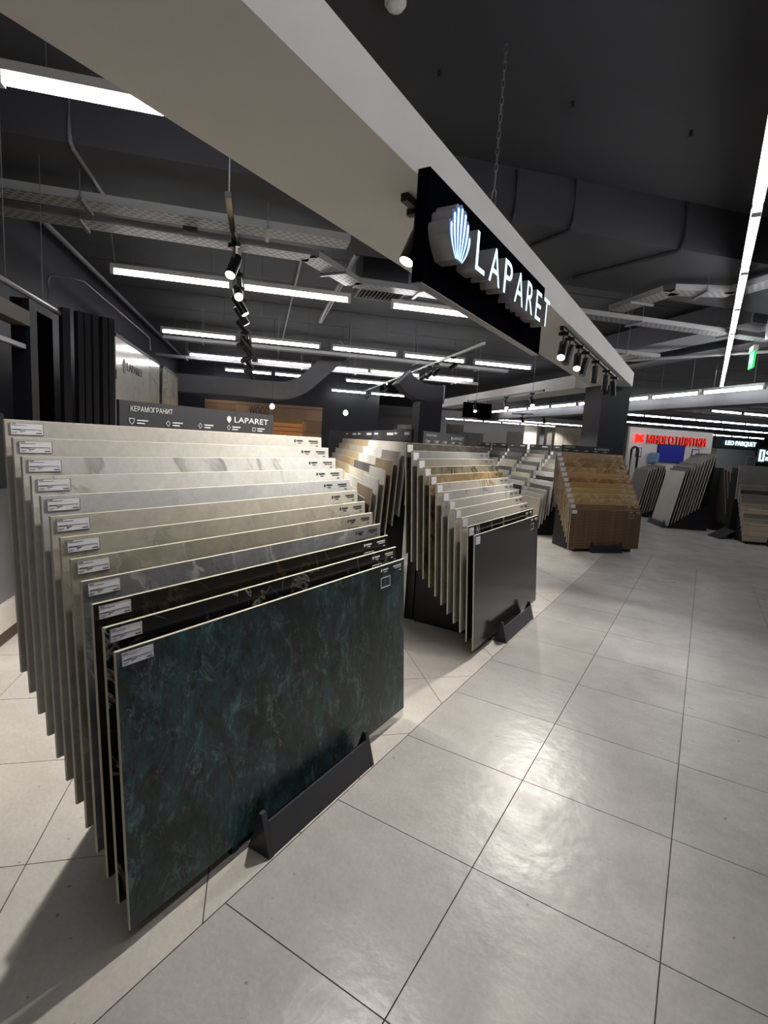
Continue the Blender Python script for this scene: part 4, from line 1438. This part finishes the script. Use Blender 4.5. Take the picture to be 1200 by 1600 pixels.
MB().box(0.75, 0.79, -0.3, -0.26, 0.6, 1.95).box(1.5, 1.54, -0.3, -0.26, 0.6, 1.95).box(0.75, 1.54, -0.3, -0.26, 1.9, 1.95).box(0.75, 1.54, -0.3, -0.26, 1.5, 1.54).obj('white_shelf_frame', M['white'], t)
t = thing('shop_sign', 'white glowing QUA PAR lettering with a tall rectangle mark', 'sign', uv(34.25, 29.9, 1.65), A45)
MB().box(-0.1, 3.2, 0.05, 0.15, -0.4, 1.0).obj('fascia', M['header'], t)
MB().box(0.08, 0.5, -0.02, 0.04, 0.0, 0.1).box(0.08, 0.5, -0.02, 0.04, 0.72, 0.82).box(0.08, 0.18, -0.02, 0.04, 0.1, 0.72).box(0.40, 0.5, -0.02, 0.04, 0.1, 0.72).obj('emblem', M['cyan'], t)
letters('lettering', 'QUA', 0.28, [M['cyan']], t, (0.66, 0.0, 0.48), depth=0.05, width=0.62)
letters('lettering', 'PAR', 0.28, [M['cyan']], t, (0.66, 0.0, 0.06), depth=0.05, width=0.6)

for k, (u0, w_, v0, hh, mk) in enumerate(((7.4, 1.6, 26.0, 2.3, 0), (9.6, 0.9, 25.2, 2.5, 2), (11.2, 1.5, 27.0, 2.2, 1), (13.6, 1.2, 26.2, 2.4, 0), (6.0, 0.8, 21.5, 2.2, 1))):
    t = thing('marble_board', ['wide white marble board in the far hall behind the outer row', 'tall speckled board in the far hall', 'cream veined board in the far hall, lowest of its set',
                                  'white marble board in the far hall behind the black column', 'narrow cream board behind the inner row of the far hall'][k], 'board', uv(u0, v0), A45, 'boards in the far hall')
    MB().box(-w_ / 2, w_ / 2, -0.03, 0.03, 0.08, hh).obj('panel', lite_m[mk], t)
    MB().box(-w_ / 2, w_ / 2, -0.2, 0.2, 0, 0.08).obj('foot', M['black'], t)

# hall furniture seen over the low stand
t = thing('sample_trolley', 'small trolley with a tilted dark lid behind the plank stand', 'trolley', (2.05, 16.4, 0), math.radians(-10))
MB().box(-0.3, 0.3, -0.25, 0.25, 0.25, 1.15).obj('body', plain('rosy_box', (120, 96, 92), 0.6), t)
MB().poly([(-0.34, -0.3, 1.15), (0.34, -0.3, 1.15), (0.34, 0.2, 1.55), (-0.34, 0.2, 1.55), (-0.34, -0.27, 1.13), (0.34, -0.27, 1.13), (0.34, 0.23, 1.53), (-0.34, 0.23, 1.53)],
          [(0, 1, 2, 3), (7, 6, 5, 4), (0, 4, 5, 1), (2, 6, 7, 3), (1, 5, 6, 2), (0, 3, 7, 4)]).obj('lid', M['black'], t)
for sx in (-0.26, 0.26):
    for sy in (-0.2, 0.2):
        MB().tube([(sx, sy, 0.0), (sx, sy, 0.25)], 0.025, 8).obj('leg', M['spot'], t)
t = thing('stone_sample_stack', 'stack of pale wavy stone samples behind the plank stand', 'sample stack', (2.95, 16.9, 0))
for q in range(5):
    MB().prism([(-0.45, 0.0), (-0.2, 0.03), (0.1, 0.0), (0.45, 0.04), (0.45, 0.10), (0.1, 0.07), (-0.2, 0.10), (-0.45, 0.07)], -0.3, 0.3, 'y').obj('sample', PM[q % 2], t, (0.02 * (q % 2), 0, 0.88 + 0.09 * q))
MB().box(-0.5, 0.5, -0.32, 0.32, 0, 0.88).obj('base', M['black'], t)

# lit marble boards at the far middle, seen between the columns
for k in range(5):
    x = -5.05 + 0.33 * k * 1.0
    w_ = (0.42, 0.14, 0.16, 0.26, 0.5)[k]
    cx = (-5.05, -4.66, -4.42, -4.12, -3.72)[k]
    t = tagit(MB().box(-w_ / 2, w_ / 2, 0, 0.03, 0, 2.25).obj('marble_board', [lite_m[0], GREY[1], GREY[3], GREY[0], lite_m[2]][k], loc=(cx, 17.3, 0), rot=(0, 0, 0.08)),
              ['tall pale lit board behind the outer row, widest of its set', 'narrow charcoal board among the pale tall boards', 'mid grey upright board among the tall boards', 'light greige upright board among the tall boards',
               'tall veined cream board beside the black column'][k], 'board', 'tall boards behind the outer row')
# black screen hanging under the rear soffit
t = thing('hanging_screen', 'black screen hanging under the rear pale soffit', 'screen', uv(5.1, 12.0, 2.17), A45)
MB().box(-0.36, 0.36, -0.03, 0.03, 0, 0.36).obj('panel', M['signb'], t)
for s in (-0.25, 0.25):
    MB().tube([(s, 0, 0.36), (s, 0, 0.42)], 0.012, 6).obj('bracket', M['spot'], t)
